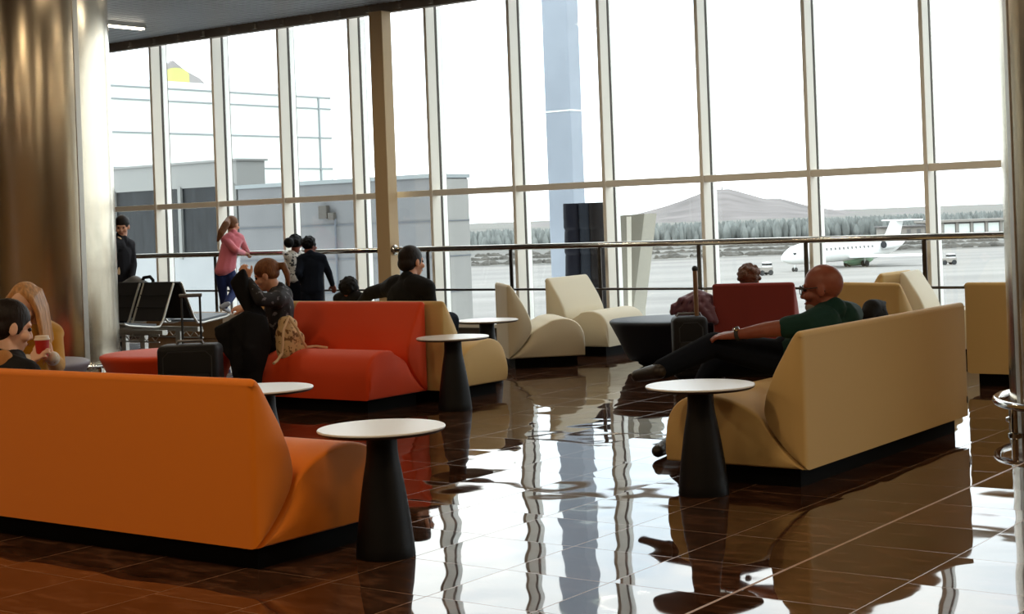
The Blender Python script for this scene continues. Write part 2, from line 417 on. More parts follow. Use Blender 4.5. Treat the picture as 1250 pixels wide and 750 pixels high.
# handrails along the glass
def rail(x0, x1, posts, label, flange=None):
    t = thing('handrail', label, 'handrail', ((x0+x1)/2, 14.9, 0))
    L = V(t.location)
    b = B(); add_tube(b, [V((x0, 14.9, 1.093))-L, V((x1, 14.9, 1.093))-L], .034, 16); obj('top_rail', b, M_steelrail, t)
    b = B(); add_tube(b, [V((x0, 14.9, .592))-L, V((x1, 14.9, .592))-L], .014, 10); obj('lower_rail', b, M_darksteel, t)
    for p in posts:
        b = B(); add_box(b, (p-L.x, 0, .54), (.045, .014, 1.08)); add_lathe(b, [(.05, 0), (.05, .012)], (p-L.x, 0, 0), 20); obj('post', b, M_darksteel, t, smooth=False)
    if flange is not None:
        b = B(); b2 = B(); add_lathe(b2, [(.065, 0), (.065, .02), (.045, .04)], seg=24)
        b2.transform(Matrix.Translation((flange-L.x, 0, 1.093)) @ Matrix.Rotation(PI/2, 4, 'Y')); b.free(); obj('flange', b2, M_steelrail, t)
rail(-22.5, -13.03, [-16.05, -14.05, -18.6, -20.6], 'polished steel handrail running left of the beige post by the glass')
rail(-12.81, 12.8, [-12.27, -11.0, -9.75, -8.46, -7.19, -5.91, -4.5, -3.2, -1.9, .6, 3.1, 5.6, 8.1, 10.6], 'polished steel handrail running right of the beige post along the apron windows', -12.81)

# linear ceiling lamps; unseen window row and right pair added to brighten the room
M_lamp = emis('lit lamp diffuser', '#fff3dc', 9)
LAMPS = [(-16.24, 13.28), (-10.5, 8.5), (-5.5, 8.5), (-14.5, 4.5), (-9, 2.5), (-4, 2.5), (0.5, 4.5), (-14.5, -3.5), (-9, -3.5), (-4, -3.5), (1.5, -3.5), (1.2, 8.5), (4.5, 5.5), (-12.2, 11.6), (-8.6, 12.2), (-5.0, 12.2), (-1.4, 12.2)]
for i, (lx, ly) in enumerate(LAMPS):
    t = thing('ceiling_lamp', 'slim white strip lamp on the slatted ceiling, beside the steel column' if i == 0 else 'unseen linear strip lamp on the slatted ceiling over the lounge', 'lamp', (lx, ly, ZC-.06), 0, None if i == 0 else 'ceiling strip lamps over the lounge')
    b = B(); add_box(b, (0, 0, .035), (.09, 1.36, .05)); obj('housing', b, M_alu, t, smooth=False)
    b = B(); add_box(b, (0, 0, 0), (.075, 1.32, .025)); obj('diffuser', b, M_lamp, t, smooth=False)
def area(loc, sx, sy, e, col, rot=(0, 0, 0)):
    L = bpy.data.lights.new('lamp_light', 'AREA'); L.shape = 'RECTANGLE'; L.size = sx; L.size_y = sy; L.energy = e; L.color = col
    o = bpy.data.objects.new('lamp_light', L); C.objects.link(o); o.location = loc; o.rotation_euler = rot
    o['kind'] = 'helper'
    return o
for i, (lx, ly) in enumerate(LAMPS):
    near = ly > 11 and i  # unseen row by the glass, added to light the mullion fronts
    area((lx, ly, ZC-.09), .08, 1.3, 25 if near else 60 if lx > 1 and ly > 4.6 else 16 if ly > 8 else 66, (1, .9, .74) if near else (1, .74, .45))  # strong right pair is unseen too, added to brighten the cream sofa back

# ------------------------------------------------------------------ SOFAS
LENS = [(0, .772), (.003, .788), (.012, .799), (.028, .802), (.046, .790), (.075, .75), (.12, .675), (.165, .60), (.20, .525), (.22, .475), (.235, .40), (.225, .34), (.18, .265), (.09, .165), (.0, .10)]
def seat_profile(dep):
    s = dep/.82
    return [(.012, .10), (.10, .165), (.19, .262), (.245, .345), (.30, .385), (.38, .425), (.47*s, .45), (.56*s, .462), (.64*s, .458), (.72*s, .432), (.775*s, .385), (.81*s, .32), (.82*s, .25), (.82*s, .16), (.815*s, .10)]
def extrude_soft(bm, poly, L, r, mono='z', puff=.014, rin=.016):
    """profile extruded along x with rounded, slightly pillowed ends"""
    n = len(poly); st = []
    N = 5
    for i in range(N+1):
        a = PI/2*i/N
        st.append((-L/2 + r*(1-math.sin(a)), rin*(1-math.cos(a))))
    st = [(x, ins) for x, ins in st]
    full = [(x, ins) for x, ins in st][::1]
    # st goes from rim (ins 0 at a=0 -> x=-L/2+r) to end (x=-L/2, ins=r)
    left = [(x, ins) for x, ins in reversed(st)]
    right = [(-x, ins) for x, ins in st]
    secs = left + right
    curve = poly; n0 = n; ax_i = 0 if mono == 'y' else 1
    a0, a1 = curve[0], curve[-1]
    def basept(p):
        q = (p[ax_i]-a0[ax_i])/(a1[ax_i]-a0[ax_i]); q = min(.999, max(.001, q))
        return (a0[0]+(a1[0]-a0[0])*q, a0[1]+(a1[1]-a0[1])*q)
    base_ = [basept(p) for p in curve[1:-1]]
    if mono == 'y':
        for i in range(1, len(base_)):
            if base_[i][0] <= base_[i-1][0]+1e-4: base_[i] = (base_[i-1][0]+1e-4, base_[i][1])
    poly = list(curve) + base_[::-1]; n = len(poly)
    def off(d):
        out = []
        for i in range(n):
            p0, p1, p2 = V(poly[i-1]), V(poly[i]), V(poly[(i+1) % n])
            e1 = (p1-p0).normalized(); e2 = (p2-p1).normalized()
            n1 = V((-e1.y, e1.x)); n2 = V((-e2.y, e2.x)); b = (n1+n2)
            b = b.normalized() if b.length > 1e-6 else n1
            out.append(p1 + b*d/max(.5, b.dot(n1)))
        return out
    area2 = sum(poly[i-1][0]*poly[i][1]-poly[i][0]*poly[i-1][1] for i in range(n))
    sg = 1 if area2 > 0 else -1
    rings = []
    for x, ins in secs:
        rings.append([bm.verts.new((x, p[0], p[1])) for p in off(sg*ins)])
    for a, b in zip(rings, rings[1:]):
        for i in range(n): bm.faces.new((a[i], a[(i+1) % n], b[(i+1) % n], b[i]))
    for ring, x, sx in ((rings[0], secs[0][0], -1), (rings[-1], secs[-1][0], 1)):
        Cc = ring[:n0]; Bb = [ring[0]] + ring[n0:][::-1] + [ring[n0-1]]
        cols = []
        for c_, b_ in zip(Cc[1:-1], Bb[1:-1]):
            w = (c_.co-b_.co).length
            cols.append([c_] + [bm.verts.new(c_.co.lerp(b_.co, t_) + V((sx*puff*min(1, w/.2)*4*t_*(1-t_), 0, 0))) for t_ in (.25, .5, .75)] + [b_])
        for A_, B_ in zip(cols, cols[1:]):
            for q in range(4): bm.faces.new((A_[q], A_[q+1], B_[q+1], B_[q]))
        for q in range(4):
            bm.faces.new((Cc[0], cols[0][q], cols[0][q+1])); bm.faces.new((Cc[-1], cols[-1][q], cols[-1][q+1]))
def smooth_poly(poly, it=1, keep=()):
    for _ in range(it):
        out = []; nk = set(); m = len(poly)
        for i, p in enumerate(poly):
            q = poly[(i+1) % m]
            if i in keep: nk.add(len(out)); out.append(p)
            else: out.append((p[0]*.75+q[0]*.25, p[1]*.75+q[1]*.25)) if False else out.append(p)
            # insert catmull midpoint
            if i < m-1:
                p0 = poly[i-1] if i > 0 and i not in keep else p
                q2 = poly[(i+2) % m] if i+2 < m else q
                out.append(tuple((-p0[j]+9*p[j]+9*q[j]-q2[j])/16 for j in (0, 1)))
        poly = out; keep = nk
    return poly
def sofa(label, L, m, loc, rz, dep=.82, group=None, tagmark=False, cat='sofa'):
    """local frame: back plane y=0, seat towards +y, length along x, base centre of the back plane at the origin"""
    t = thing('lounge_sofa' if L > 1 else 'lounge_chair', label, cat, loc, rz, group)
    b = B(); add_box(b, (0, dep*.5, .052), (L-.14, dep-.14, .104)); obj('plinth', b, M_plinth, t, smooth=False)
    b = B(); extrude_soft(b, smooth_poly(LENS), L, .034, 'z', .022); obj('backrest', b, m, t, angle=50)
    b = B(); extrude_soft(b, smooth_poly(seat_profile(dep)), L-.004, .03, 'y', .02, .014); obj('seat', b, m, t, angle=50)
    if tagmark:
        b = B(); add_box(b, (L/2-.03, -.001, .2), (.012, .004, .04)); obj('brand_tab', b, M_dark, t, smooth=False)
    return t
R90 = PI/2
ORX = -4.695
sofa('long orange sofa nearest the camera, its back turned, in the lower left corner', 3.0, M_orange, (ORX-1.5, 4.53, 0), 0)
sofa('long cream sofa with its back turned, under the bald man in a green shirt', 2.29, M_cream, (-3.51, 7.19+1.145, 0), R90, tagmark=True)
sofa('red-orange sofa facing us beneath the floral drawstring bag', 1.36, M_red, (-7.845-.68, 9.474, 0), PI, dep=.71)
sofa('tan cream sofa facing the windows, back to back with the red-orange sofa', 2.2, M_cream, (-7.70-1.1, 9.50, 0), 0)
# single chairs; near-end bottom corner of the back, facing angle
def chair_at(label, p, face, m, L, dep=.75, end=-1, group=None):
    """p = ground point of one end of the back plane; face = direction the seat faces (deg from +x); end = which end p is (-1 left / +1 right seen from the front)"""
    rz = math.radians(face) - PI/2
    ax = V((math.cos(rz), math.sin(rz), 0))
    c = V((p[0], p[1], 0)) - ax*(L/2)*end
    return sofa(label, L, m, c, rz, dep, group, cat='armchair')
chair_at('ivory armchair seen end-on behind the farther white table, turned half right', (-8.83, 11.87), 45, M_ivory, .8, .74, end=1)
chair_at('ivory armchair beside the navy pouf, its lit seat facing right', (-9.30, 13.16), 5, M_ivory, .86, .72, end=1)
chair_at('dark red armchair with its back turned, a curly head showing above it', (-6.60, 11.83), 90+17, M_dred, .70, .75, end=-1)
chair_at('beige armchair with its back turned, just right of the bald man\'s head', (-4.90, 11.77), 90-19, M_cream, .72, .75, end=1)
chair_at('cream armchair facing left, only its back tip showing behind the beige armchair', (-5.76, 13.50), 180, M_cream, .7, .72, end=-1)
chair_at('cream armchair with sunlit front facing right, above the long cream sofa', (-5.66, 13.64), 8, M_ivory, .62, .74, end=1)
chair_at('brown-beige armchair with its back turned, against the steel column at far right', (-4.375, 11.80), 90, M_cream, .86, .75, end=-1)

# poufs
def pouf(label, m, loc, r=.55, sx=1., sy=1., rz=0, group=None):
    t = thing('pouf', label, 'pouf', loc, rz, group)
    b = B(); add_lathe(b, [(.5*r, 0), (.58*r, .03), (.58*r, .06)], seg=40, sx=sx, sy=sy); obj('plinth', b, M_plinth, t)
    prof = [(.66*r, .06), (.72*r, .07), (.80*r, .16), (.88*r, .27), (.955*r, .36), (.985*r, .395), (1.0*r, .415), (.995*r, .43), (.965*r, .44), (.8*r, .447), (.5*r, .452), (.2*r, .455)]
    b = B(); add_lathe(b, prof, seg=64, sx=sx, sy=sy); obj('cushion', b, m, t, angle=60)
    return t
pouf('red-orange round pouf behind the black suitcase', M_red, (-9.90, 8.64, 0), .55)
pouf('big navy pouf with tapering sides, the plum jacket lying on it', M_navy, (-7.47, 12.66, 0), .58, 1.08, 1)
pouf('pale grey pouf in front of the left steel column', M_grey, (-10.44, 7.56, 0), .56)
pouf('grey pouf under the blonde woman in yellow, behind the orange sofa', M_grey, (-8.25, 6.25, 0), .5)

# tables
def table(label, loc):
    t = thing('side_table', label, 'table', loc)
    b = B(); add_lathe(b, [(.262, .532), (.272, .538), (.275, .5445)], seg=64); obj('table_edge', b, M_whedge, t)
    b = B(); add_lathe(b, [(.275, .5445), (.2755, .549), (.2725, .5525)], seg=64); obj('tabletop', b, M_white, t)
    prof = [(.126, .0), (.128, .006), (.124, .05), (.112, .16), (.098, .26), (.083, .35), (.072, .41), (.067, .45), (.066, .49), (.066, .532)]
    b = B(); add_lathe(b, prof, seg=48); obj('pedestal', b, M_black, t, angle=60)
table('round white side table nearest the camera, right of the orange sofa', (-4.452, 5.05, 0))
table('round white side table before the long cream sofa and the bald man', (-3.94, 6.90, 0))
table('round white side table at the end of the red-orange sofa', (-7.385, 9.225, 0))
table('round white side table farthest back, in front of the ivory armchair', (-8.304, 10.856, 0))
table('round white side table mostly hidden behind the orange sofa', (-6.19, 6.06, 0))

# steel columns with foot rail
def column(label, c, R, seam_deg):
    t = thing('steel_column', label, 'column', (c[0], c[1], 0))
    b = B(); add_lathe(b, [(R, 0), (R, 4.2)], seg=128, cap=False); obj('cladding', b, M_steel, t)
    for d in seam_deg:
        a = math.radians(d); b = B()
        add_box(b, (0, 0, 2.1), (.012, .055, 4.2), bevel=.003, seg=1)
        b.transform(Matrix.Rotation(a, 4, 'Z') @ Matrix.Translation((R+.002, 0, 0)))
        obj('seam_strip', b, M_alu, t, smooth=False)
    b = B(); rr = R+.085
    add_tube(b, [(rr*math.cos(2*PI*i/72), rr*math.sin(2*PI*i/72), .175) for i in range(72)], .024, 14, closed=True)
    f = obj('foot_rail', b, M_chrome, t)
    for i in range(6):
        a = 2*PI*i/6 + math.radians(seam_deg[0]) - .93
        b = B(); add_lathe(b, [(.04, 0), (.04, .012), (.02, .02), (.018, .175)], (rr*math.cos(a), rr*math.sin(a), 0), 18); obj('rail_post', b, M_chrome, f)
# camera-facing direction of each column
lc = (-12.735, 9.625); rc = (-2.72, 9.96)
def cam_ang(c): return math.degrees(math.atan2(-c[1], -c[0]))
column('huge stainless steel column at the left edge, behind the blonde woman', lc, .66, [cam_ang(lc)+30, cam_ang(lc)+150, cam_ang(lc)+270])
column('stainless steel column at the right edge with a chrome foot rail', rc, .66, [cam_ang(rc)-62, cam_ang(rc)+58, cam_ang(rc)+178])

# brown low box under the girl and airport bench
bm = B(); add_box(bm, (-15.95, 14.5, .156), (1.5, .6, .312), bevel=.006, seg=1)
tag(obj('low_bench', bm, M_brownbox, smooth=False), 'low brown boxed bench under the window the pink girl stands on', 'bench')

def beam_seat_row(label, x1, y0, facing, nseat, rear_y):
    """row along x ending at x1; facing -1: seats towards -y"""
    t = thing('airport_bench', label, 'bench', (x1, y0, 0))
    s = facing; pitch = .56
    b = B(); add_box(b, (-nseat*pitch/2, 0, .33), (nseat*pitch+.05, .07, .05)); obj('beam', b, M_alu, t, smooth=False)
    for i in range(nseat):
        xc = -pitch*(i+.5)
        f = B()
        for sx in (-1, 1):
            X = xc + sx*(pitch/2-.035)
            add_tube(f, [(X, s*.50, .455), (X, s*.44, .435), (X, s*.1, .395), (X, s*.02, .40), (X, -s*.03, .46), (X, -s*.2, .86)], .013, 8)
        add_tube(f, [(xc-pitch/2+.035, s*.50, .455), (xc+pitch/2-.035, s*.50, .455)], .012, 8)
        fo = obj('seat_frame', f, M_alu, t)
        q = B(); add_prism(q, [(s*.49, .45), (s*.1, .405), (s*.05, .405), (s*.05, .43), (s*.1, .43), (s*.49, .475)], xc-pitch/2+.05, xc+pitch/2-.05); obj('seat_pan', q, M_greypad, t)
        q = B(); add_prism(q, [(-s*.03, .45), (-s*.2, .87), (-s*.225, .86), (-s*.06, .45)], xc-pitch/2+.045, xc+pitch/2-.045)
        bk = obj('backrest', q, M_blackmesh, t)
        q = B()
        for zz in (.60, .73): add_box(q, (xc, -s*(.03+(zz-.45)*.405)+s*.012, zz), (pitch-.1, .012, .012))
        obj('back_ridge', q, M_blackmesh, bk, smooth=False)
    for i in range(2):
        xx = -.32 - i*(nseat*pitch-.75)
        q = B(); add_box(q, (xx, 0, .17), (.075, .05, .32)); add_box(q, (xx, 0, .012), (.08, .5, .024)); obj('leg', q, M_alu, t, smooth=False)
    q = B()
    zz = 0
    for k in range(int(nseat*pitch/.07)):
        xa = -k*.07
        add_tube(q, [(xa, s*.06, .24 if k % 2 else .30), (xa-.07, s*.06, .30 if k % 2 else .24)], .006, 5)
    add_tube(q, [(0, s*.06, .23), (-nseat*pitch, s*.06, .23)], .008, 6); add_tube(q, [(0, s*.06, .31), (-nseat*pitch, s*.06, .31)], .008, 6)
    obj('truss', q, M_alu, t)
    return t
beam_seat_row('row of black airport seats facing us beside the left steel column', -13.2, 11.46, -1, 3, 0)
beam_seat_row('row of black airport seats facing the windows, behind the seats that face us', -13.2, 11.97, 1, 3, 0)

# ------------------------------------------------------------------ LUGGAGE AND SMALL THINGS
def suitcase(label, loc, rz, w, d, h, hh, single=False):
    t = thing('suitcase', label, 'suitcase', loc, rz)
    b = B(); add_box(b, (0, 0, .05+(h-.05)/2), (w, d, h-.05), bevel=.045, seg=4); obj('shell', b, M_case, t)
    b = B()
    for s in (-1, 1):
        b2 = []
        pts = [(s*(w/2-.004), -d/2+.06, .1), (s*(w/2-.004), -d/2+.06, h-.06), (s*(w/2-.004), d/2-.06, h-.06), (s*(w/2-.004), d/2-.06, .1)]
    add_tube(b, [(-w/2+.05, -d/2+.004, .1), (-w/2+.05, -d/2+.004, h-.09), (-w/2+.09, -d/2+.004, h-.05), (w/2-.09, -d/2+.004, h-.05), (w/2-.05, -d/2+.004, h-.09), (w/2-.05, -d/2+.004, .1)], .007, 6)
    obj('piping', b, M_dark, t)
    b = B(); add_box(b, (0, -d/2, .05+h*.34), (w*.7, .03, h*.42), bevel=.012, seg=2); obj('front_pocket', b, M_case, t)
    b = B(); add_tube(b, [(-.1, 0, h-.002), (-.09, 0, h+.022), (.09, 0, h+.022), (.1, 0, h-.002)], .011, 8); obj('carry_handle', b, M_caseg, t)
    b = B()
    if single:
        add_tube(b, [(w*.22, 0, h-.01), (w*.22, 0, h+hh)], .02, 12)
        o = obj('telescopic_handle', b, M_brass, t)
        b = B(); bmesh.ops.create_uvsphere(b, u_segments=16, v_segments=10, radius=.026); b.transform(Matrix.Translation((w*.22, 0, h+hh))); obj('knob', b, M_dark, o)
    else:
        add_tube(b, [(-.07, d*.3, h-.01), (-.07, d*.3, h+hh)], .009, 8); add_tube(b, [(.07, d*.3, h-.01), (.07, d*.3, h+hh)], .009, 8)
        o = obj('telescopic_handle', b, M_dark, t)
        b = B(); add_tube(b, [(-.085, d*.3, h+hh), (.085, d*.3, h+hh)], .014, 8); obj('grip', b, M_caseg, o)
    for sx in (-1, 1):
        for sy in (-1, 1):
            b = B(); add_lathe(b, [(.027, -.012), (.027, .012)], seg=16); b.transform(Matrix.Translation((sx*(w/2-.06), sy*(d/2-.05), .027)) @ Matrix.Rotation(PI/2, 4, 'Y')); obj('wheel', b, M_dark, t)
    return t
p = at(232, 420, 11.75)
suitcase('black suitcase with its handle pulled up, in front of the red-orange pouf', (p.x, p.y, 0), YAW, .46, .26, p.z, .36)
p = at(841, 386, 13.0)
suitcase('black suitcase with bronze handle pole, beside the navy pouf', (p.x, p.y, 0), YAW, .29, .24, p.z, .39, True)
# plum jacket heaped on the navy pouf
bl = Blob(); base = at(847, 372, 13.5)
t = thing('plum_jacket', 'plum quilted jacket heaped on the navy pouf beside the dark red armchair', 'jacket', (base.x, base.y, .45))
cR = V((cy_, sy_, 0)); cF = V((-sy_, cy_, 0))
def jp(a, f, z): return V((base.x, base.y, 0)) + cR*a + cF*f + V((0, 0, z))
for a, f, z, r in [(-.12, .0, .50, .05), (-.02, .05, .52, .07), (.08, .05, .52, .07)]: pass
bl.chain([jp(-.12, 0, .52), jp(0, .02, .55), (jp(.12, .02, .52))], [.055, .07, .06])
bl.chain([jp(-.17, -.03, .60), jp(-.08, -.02, .665), jp(.04, 0, .71), jp(.13, 0, .67), jp(.19, .0, .55)], [.035, .045, .05, .05, .045])
bl.chain([jp(-.19, -.05, .575), jp(-.1, -.06, .60), jp(.02, -.05, .62)], [.03, .035, .04])
bl.chain([jp(-.1, .02, .60), jp(.05, .02, .62), jp(.14, .02, .58)], [.07, .08, .06])
bl.chain([jp(.0, -.06, .66), jp(.07, -.08, .58), jp(.13, -.09, .50)], [.03, .03, .03])
bl.chain([jp(.06, -.05, .69), jp(.14, -.07, .58), jp(.17, -.08, .48)], [.03, .028, .03])
for a0, z0, a1, z1 in [(-.15, .645, -.20, .56), (-.06, .69, -.16, .62), (.02, .715, -.12, .57), (.08, .70, -.05, .55), (.13, .665, .02, .50), (.17, .60, .08, .48)]:
    bl.chain([jp(a0, -.05, z0), jp((a0+a1)/2-.015, -.085, (z0+z1)/2+.025), jp(a1, -.075, z1)], [.018, .022, .016])
bl.build('jacket_body', M_plum, t, vox=.009, smooth=1)
# black shoulder bag lying on the long cream sofa beside the bald man
p = at(1066, 385, 9.9)
t = thing('black_bag', 'black cap-shaped bag behind the top edge of the long cream sofa', 'bag', (p.x, p.y, .46))
bl = Blob(); o_ = V((p.x, p.y, 0))
bl.chain([o_+V((0, -.08, .52)), o_+V((0, .10, .52))], [.08, .08]).chain([o_+V((0, -.09, .74)), o_+V((0, -.02, .775)), o_+V((0, .09, .775))], [.045, .06, .05])
bl.chain([o_+V((0, -.05, .6)), o_+V((0, .07, .72))], [.09, .07]).cap(o_+V((0, .09, .78)), .03, o_+V((0, .17, .795)), .02)
bl.build('bag_body', M_blackcl, t, vox=.012)
# tan bag slung behind the dark haired man
p = at(-7, 449, 7.64)
t = thing('tan_bag', 'small tan bag slung on the back of the short-haired man at the left edge', 'bag', (p.x, p.y, .66))
bl = Blob(); o_ = V((p.x, p.y, 0)); bx = V((.8, .6, 0))
for e in (-.05, .0, .05): bl.chain([o_+bx*e+V((0, .05, .68)), o_+bx*e+V((0, .01, .78)), o_+bx*e*.8+V((0, .01, .835))], [.05, .055, .045])
bl.build('bag_body', M_tan, t, vox=.009)
# grey tote on the airport bench
p = at(160, 341, 17.6)
t = thing('tote_bag', 'grey bag with a black loop handle on the airport seats by the steel column', 'bag', (-14.42, 12.2, .43))
bl = Blob(); o_ = V((-14.42, 12.2, 0))
bl.chain([o_+V((-.25, 0, .58)), o_+V((.16, 0, .58))], [.12, .12]).chain([o_+V((-.25, 0, .78)), o_+V((-.1, 0, .85)), o_+V((.16, 0, .76))], [.09, .08, .07])
bl.chain([o_+V((-.25, 0, .7)), o_+V((.15, 0, .72))], [.13, .12]); bl.build('bag_body', M_greybag, t, vox=.015)
b = B(); add_tube(b, [V((.02, 0, .40)), V((.06, 0, .47)), V((.17, 0, .48)), V((.22, 0, .44)), V((.22, 0, .36)), V((.17, 0, .30))], .02, 8); obj('loop_handle', b, M_blackcl, t)
# sunglasses on the grey pouf
p = at(92, 452, 12.2)
p = V((-10.03, 7.60, .462))
t = thing('sunglasses', 'dark sunglasses lying on the pale grey pouf', 'sunglasses', p, YAW+.1)
for s in (-1, 1):
    b = B(); add_box(b, (s*.036, 0, .022), (.062, .012, .04), bevel=.008, seg=3); obj('lens', b, M_dark, t)
    b = B(); add_tube(b, [(s*.07, 0, .034), (s*.072, .07, .03), (s*.068, .12, .012)], .004, 6); obj('temple', b, M_shoe if s < 0 else M_chrome, t)
b = B(); add_tube(b, [(-.01, 0, .03), (0, -.003, .034), (.01, 0, .03)], .004, 6); obj('bridge', b, M_dark, t)
# ------------------------------------------------------------------ PEOPLE
def frame(f, u=(0, 0, 1)):
    f = V(f).normalized(); r = f.cross(V(u)).normalized(); u = r.cross(f)
    return r, f, u
def hullell(bl, a, b):
    pts = []
    for c, rad, fr in (a, b):
        r, f, u = fr
        pts += [V(c) + r*d.x*rad[0] + f*d.y*rad[1] + u*d.z*rad[2] for d in SPH]
    bl._hull(pts)
def add_hand(bl, wr, d, nrm, k, curl, side):
    d = V(d).normalized(); nrm = V(nrm); nrm = (nrm - d*nrm.dot(d)).normalized(); w = d.cross(nrm)
    offs = (-.031, -.0105, .0105, .030); lens = (.066, .076, .071, .056)
    if side < 0: lens = lens[::-1]; 
    kn = []
    for i, o in enumerate(offs):
        p = wr + (d*(.092 - .012*abs(o)/.03) + w*o)*k; kn.append(p)
        bl.cap(wr + w*o*.55*k + d*.012*k, .019*k, p, .0135*k)
    bl.cap(kn[1], .0135*k, kn[2], .0135*k)
    for p, L in zip(kn, lens):
        q = p; a = curl*.35
        for s, rr in ((.45, .0105), (.32, .0096), (.25, .0086)):
            v = d*math.cos(a) - nrm*math.sin(a); q2 = q + v*L*s*k
            bl.cap(q, rr*k, q2, rr*.95*k); q = q2; a += curl
    ts = w*(-1 if side > 0 else 1)
    t0 = wr + (d*.028 + ts*.026)*k; t1 = t0 + (d*.03 + ts*.032 - nrm*.012)*k; t2 = t1 + (d*.034 + ts*.006 - nrm*.014)*k
    bl.cap(t0, .017*k, t1, .0125*k); bl.cap(t1, .0125*k, t2, .0098*k)
def add_head(bl, c, fr, s):
    r, f, u = fr
    def h(a, b, d): return c + (r*a + f*b + u*d)*s
    bl.ell(h(0, -.014, .03), (.076*s, .097*s, .092*s), fr)
    hullell(bl, (h(0, .012, -.03), (.062*s, .075*s, .06*s), fr), (h(0, .05, -.088), (.03*s, .03*s, .022*s), fr))
    bl.ell(h(0, .068, .022), (.052*s, .022*s, .014*s), fr)
    bl.cap(h(0, .08, .01), .009*s, h(0, .099, -.032), .0125*s)
    for e in (-1, 1):
        bl.cap(h(e*.012, .086, -.036), .009*s, h(e*.006, .09, -.034), .010*s)
        bl.ell(h(e*.042, .06, -.03), (.024*s, .026*s, .024*s), fr)
        bl.ell(h(e*.079, -.008, -.008), (.010*s, .021*s, .033*s), fr)
    bl.cap(h(-.02, .076, -.066), .010*s, h(.02, .076, -.066), .010*s)
    return h
def person(label, J, top, legs, shoes, skin, k=1., sleeve='long', hair=None, hairmat=None, vox=.01, curl=(.5, .5), group=None, face=True, cuffmat=None, eyes=True):
    base = V((J['pelvis'].x, J['pelvis'].y, 0))
    t = thing('person', label, 'person', base, 0, group)
    c, ff, uu, hs = J['head']; fr = frame(ff, uu); s = hs/.245
    sh, el, wr = J['sh'], J['el'], J['wr']; hip, kn, an, toe = J['hip'], J['kn'], J['an'], J['toe']
    rv = (sh[1]-sh[0]).normalized()
    upv = (J['neck']-J['pelvis']).normalized(); fv = upv.cross(rv).normalized(); up2 = rv.cross(fv)
    tf = (rv, fv, upv)
    ht = 'heel'
    def torso(bl, o):
        A = (J['chest'], (.168*k+o, .108*k+o, .13*k+o), tf); Bq = (J['belly'], (.142*k+o, .108*k+o, .11*k+o), tf); D = (J['pelvis'], (.165*k+o, .118*k+o, .10*k+o), tf)
        hullell(bl, A, Bq); hullell(bl, Bq, D)
        for p in sh:
            bl.cap(J['chest'] + (p-J['chest'])*.45 + upv*.05*k, .085*k+o, p, .058*k+o)
            bl.cap(J['neck'] - upv*.01*k, .052*k+o, p, .048*k+o)
    bl = Blob()
    torso(bl, 0); h = add_head(bl, c, fr, s)
    bl.cap(h(0, -.02, -.06), .056*s, J['neck'] - upv*.02*k, .062*k)
    for i in (0, 1):
        bl.chain([sh[i], el[i], wr[i]], [.052*k, .042*k, .027*k])
        d = J['hd'][i] if 'hd' in J else (wr[i]-el[i]); nn = J['hn'][i] if 'hn' in J else V((0, 0, 1))
        add_hand(bl, wr[i], d, nn, k*1.02, curl[i], 1 if i else -1)
        bl.chain([hip[i], kn[i], an[i]], [.088*k, .056*k, .04*k])
        bl.chain([an[i], toe[i]], [.038*k, .03*k])
    bl.build('body', skin, t, vox=vox*.8, smooth=3)
    bl = Blob(); torso(bl, .016*k)
    for i in (0, 1):
        if sleeve == 'long':
            w2 = wr[i]*.93+el[i]*.07
            bl.chain([sh[i], el[i], w2], [.066*k, .055*k, .040*k])
        else:
            m = sh[i]*.52+el[i]*.48
            bl.cap(sh[i], .07*k, m, .062*k)
    bl.chain([J['neck']+upv*.02*k-fv*.012*k, J['neck']-upv*.03*k], [.066*k, .085*k])
    tp = bl.build('top', top, t, vox=vox, smooth=2)
    if cuffmat:
        for i in (0, 1):
            bl = Blob(); bl.cap(wr[i]*.80+el[i]*.20, .046*k, wr[i]*.99+el[i]*.01, .036*k); bl.build('cuff', cuffmat, tp, vox=vox*.8, smooth=1, base=base)
    bl = Blob()
    hullell(bl, (J['pelvis'], (.172*k, .128*k, .10*k), tf), (J['pelvis']+upv*.06*k, (.158*k, .122*k, .06*k), tf))
    for i in (0, 1):
        bl.cap(J['pelvis']+(hip[i]-J['pelvis'])*.6, .11*k, hip[i], .104*k)
        a2 = an[i]*.96+kn[i]*.04
        bl.chain([hip[i], kn[i], a2], [.104*k, .072*k, .058*k])
    bl.build('trousers', legs, t, vox=vox, smooth=2)
    for i in (0, 1):
        bl = Blob(); d = (toe[i]-an[i]); dn = d.normalized()
        shin = (an[i]-kn[i]).normalized()
        heel = an[i] + shin*.035*k - dn*.035*k
        tt = toe[i]
        bl.cap(an[i], .046*k, heel, .042*k); bl.cap(heel, .042*k, tt, .036*k); bl.cap(an[i], .044*k, tt, .034*k)
        bl.build('shoe', shoes, t, vox=min(vox, .009), smooth=2)
    if hair:
        bl = Blob(); hair(bl, h, s, fr); bl.build('hair', hairmat, t, vox=vox*.8, smooth=2)
    if eyes:
        for e in (-1, 1):
            b = B(); bmesh.ops.create_uvsphere(b, u_segments=12, v_segments=8, radius=.0095*s); b.transform(Matrix.Translation(h(e*.031, .0775, .003)-base)); obj('eye', b, M_eye, t)
        b = B(); pts = [h(-.022, .0845, -.066), h(0, .0875, -.064), h(.022, .0845, -.066)]; add_tube(b, [p-base for p in pts], .0045*s, 6); obj('lips', b, M_lip, t)
    return t, h, base, s
def hair_short(bl, h, s, fr):
    bl.ell(h(0, -.02, .042), (.082*s, .101*s, .090*s), fr)
    for e in (-1, 1): bl.ell(h(e*.066, -.012, .012), (.016*s, .052*s, .046*s), fr); bl.cap(h(e*.071, .018, .0), .008*s, h(e*.070, .02, -.022), .006*s)
    bl.ell(h(0, -.055, -.012), (.079*s, .066*s, .066*s), fr)
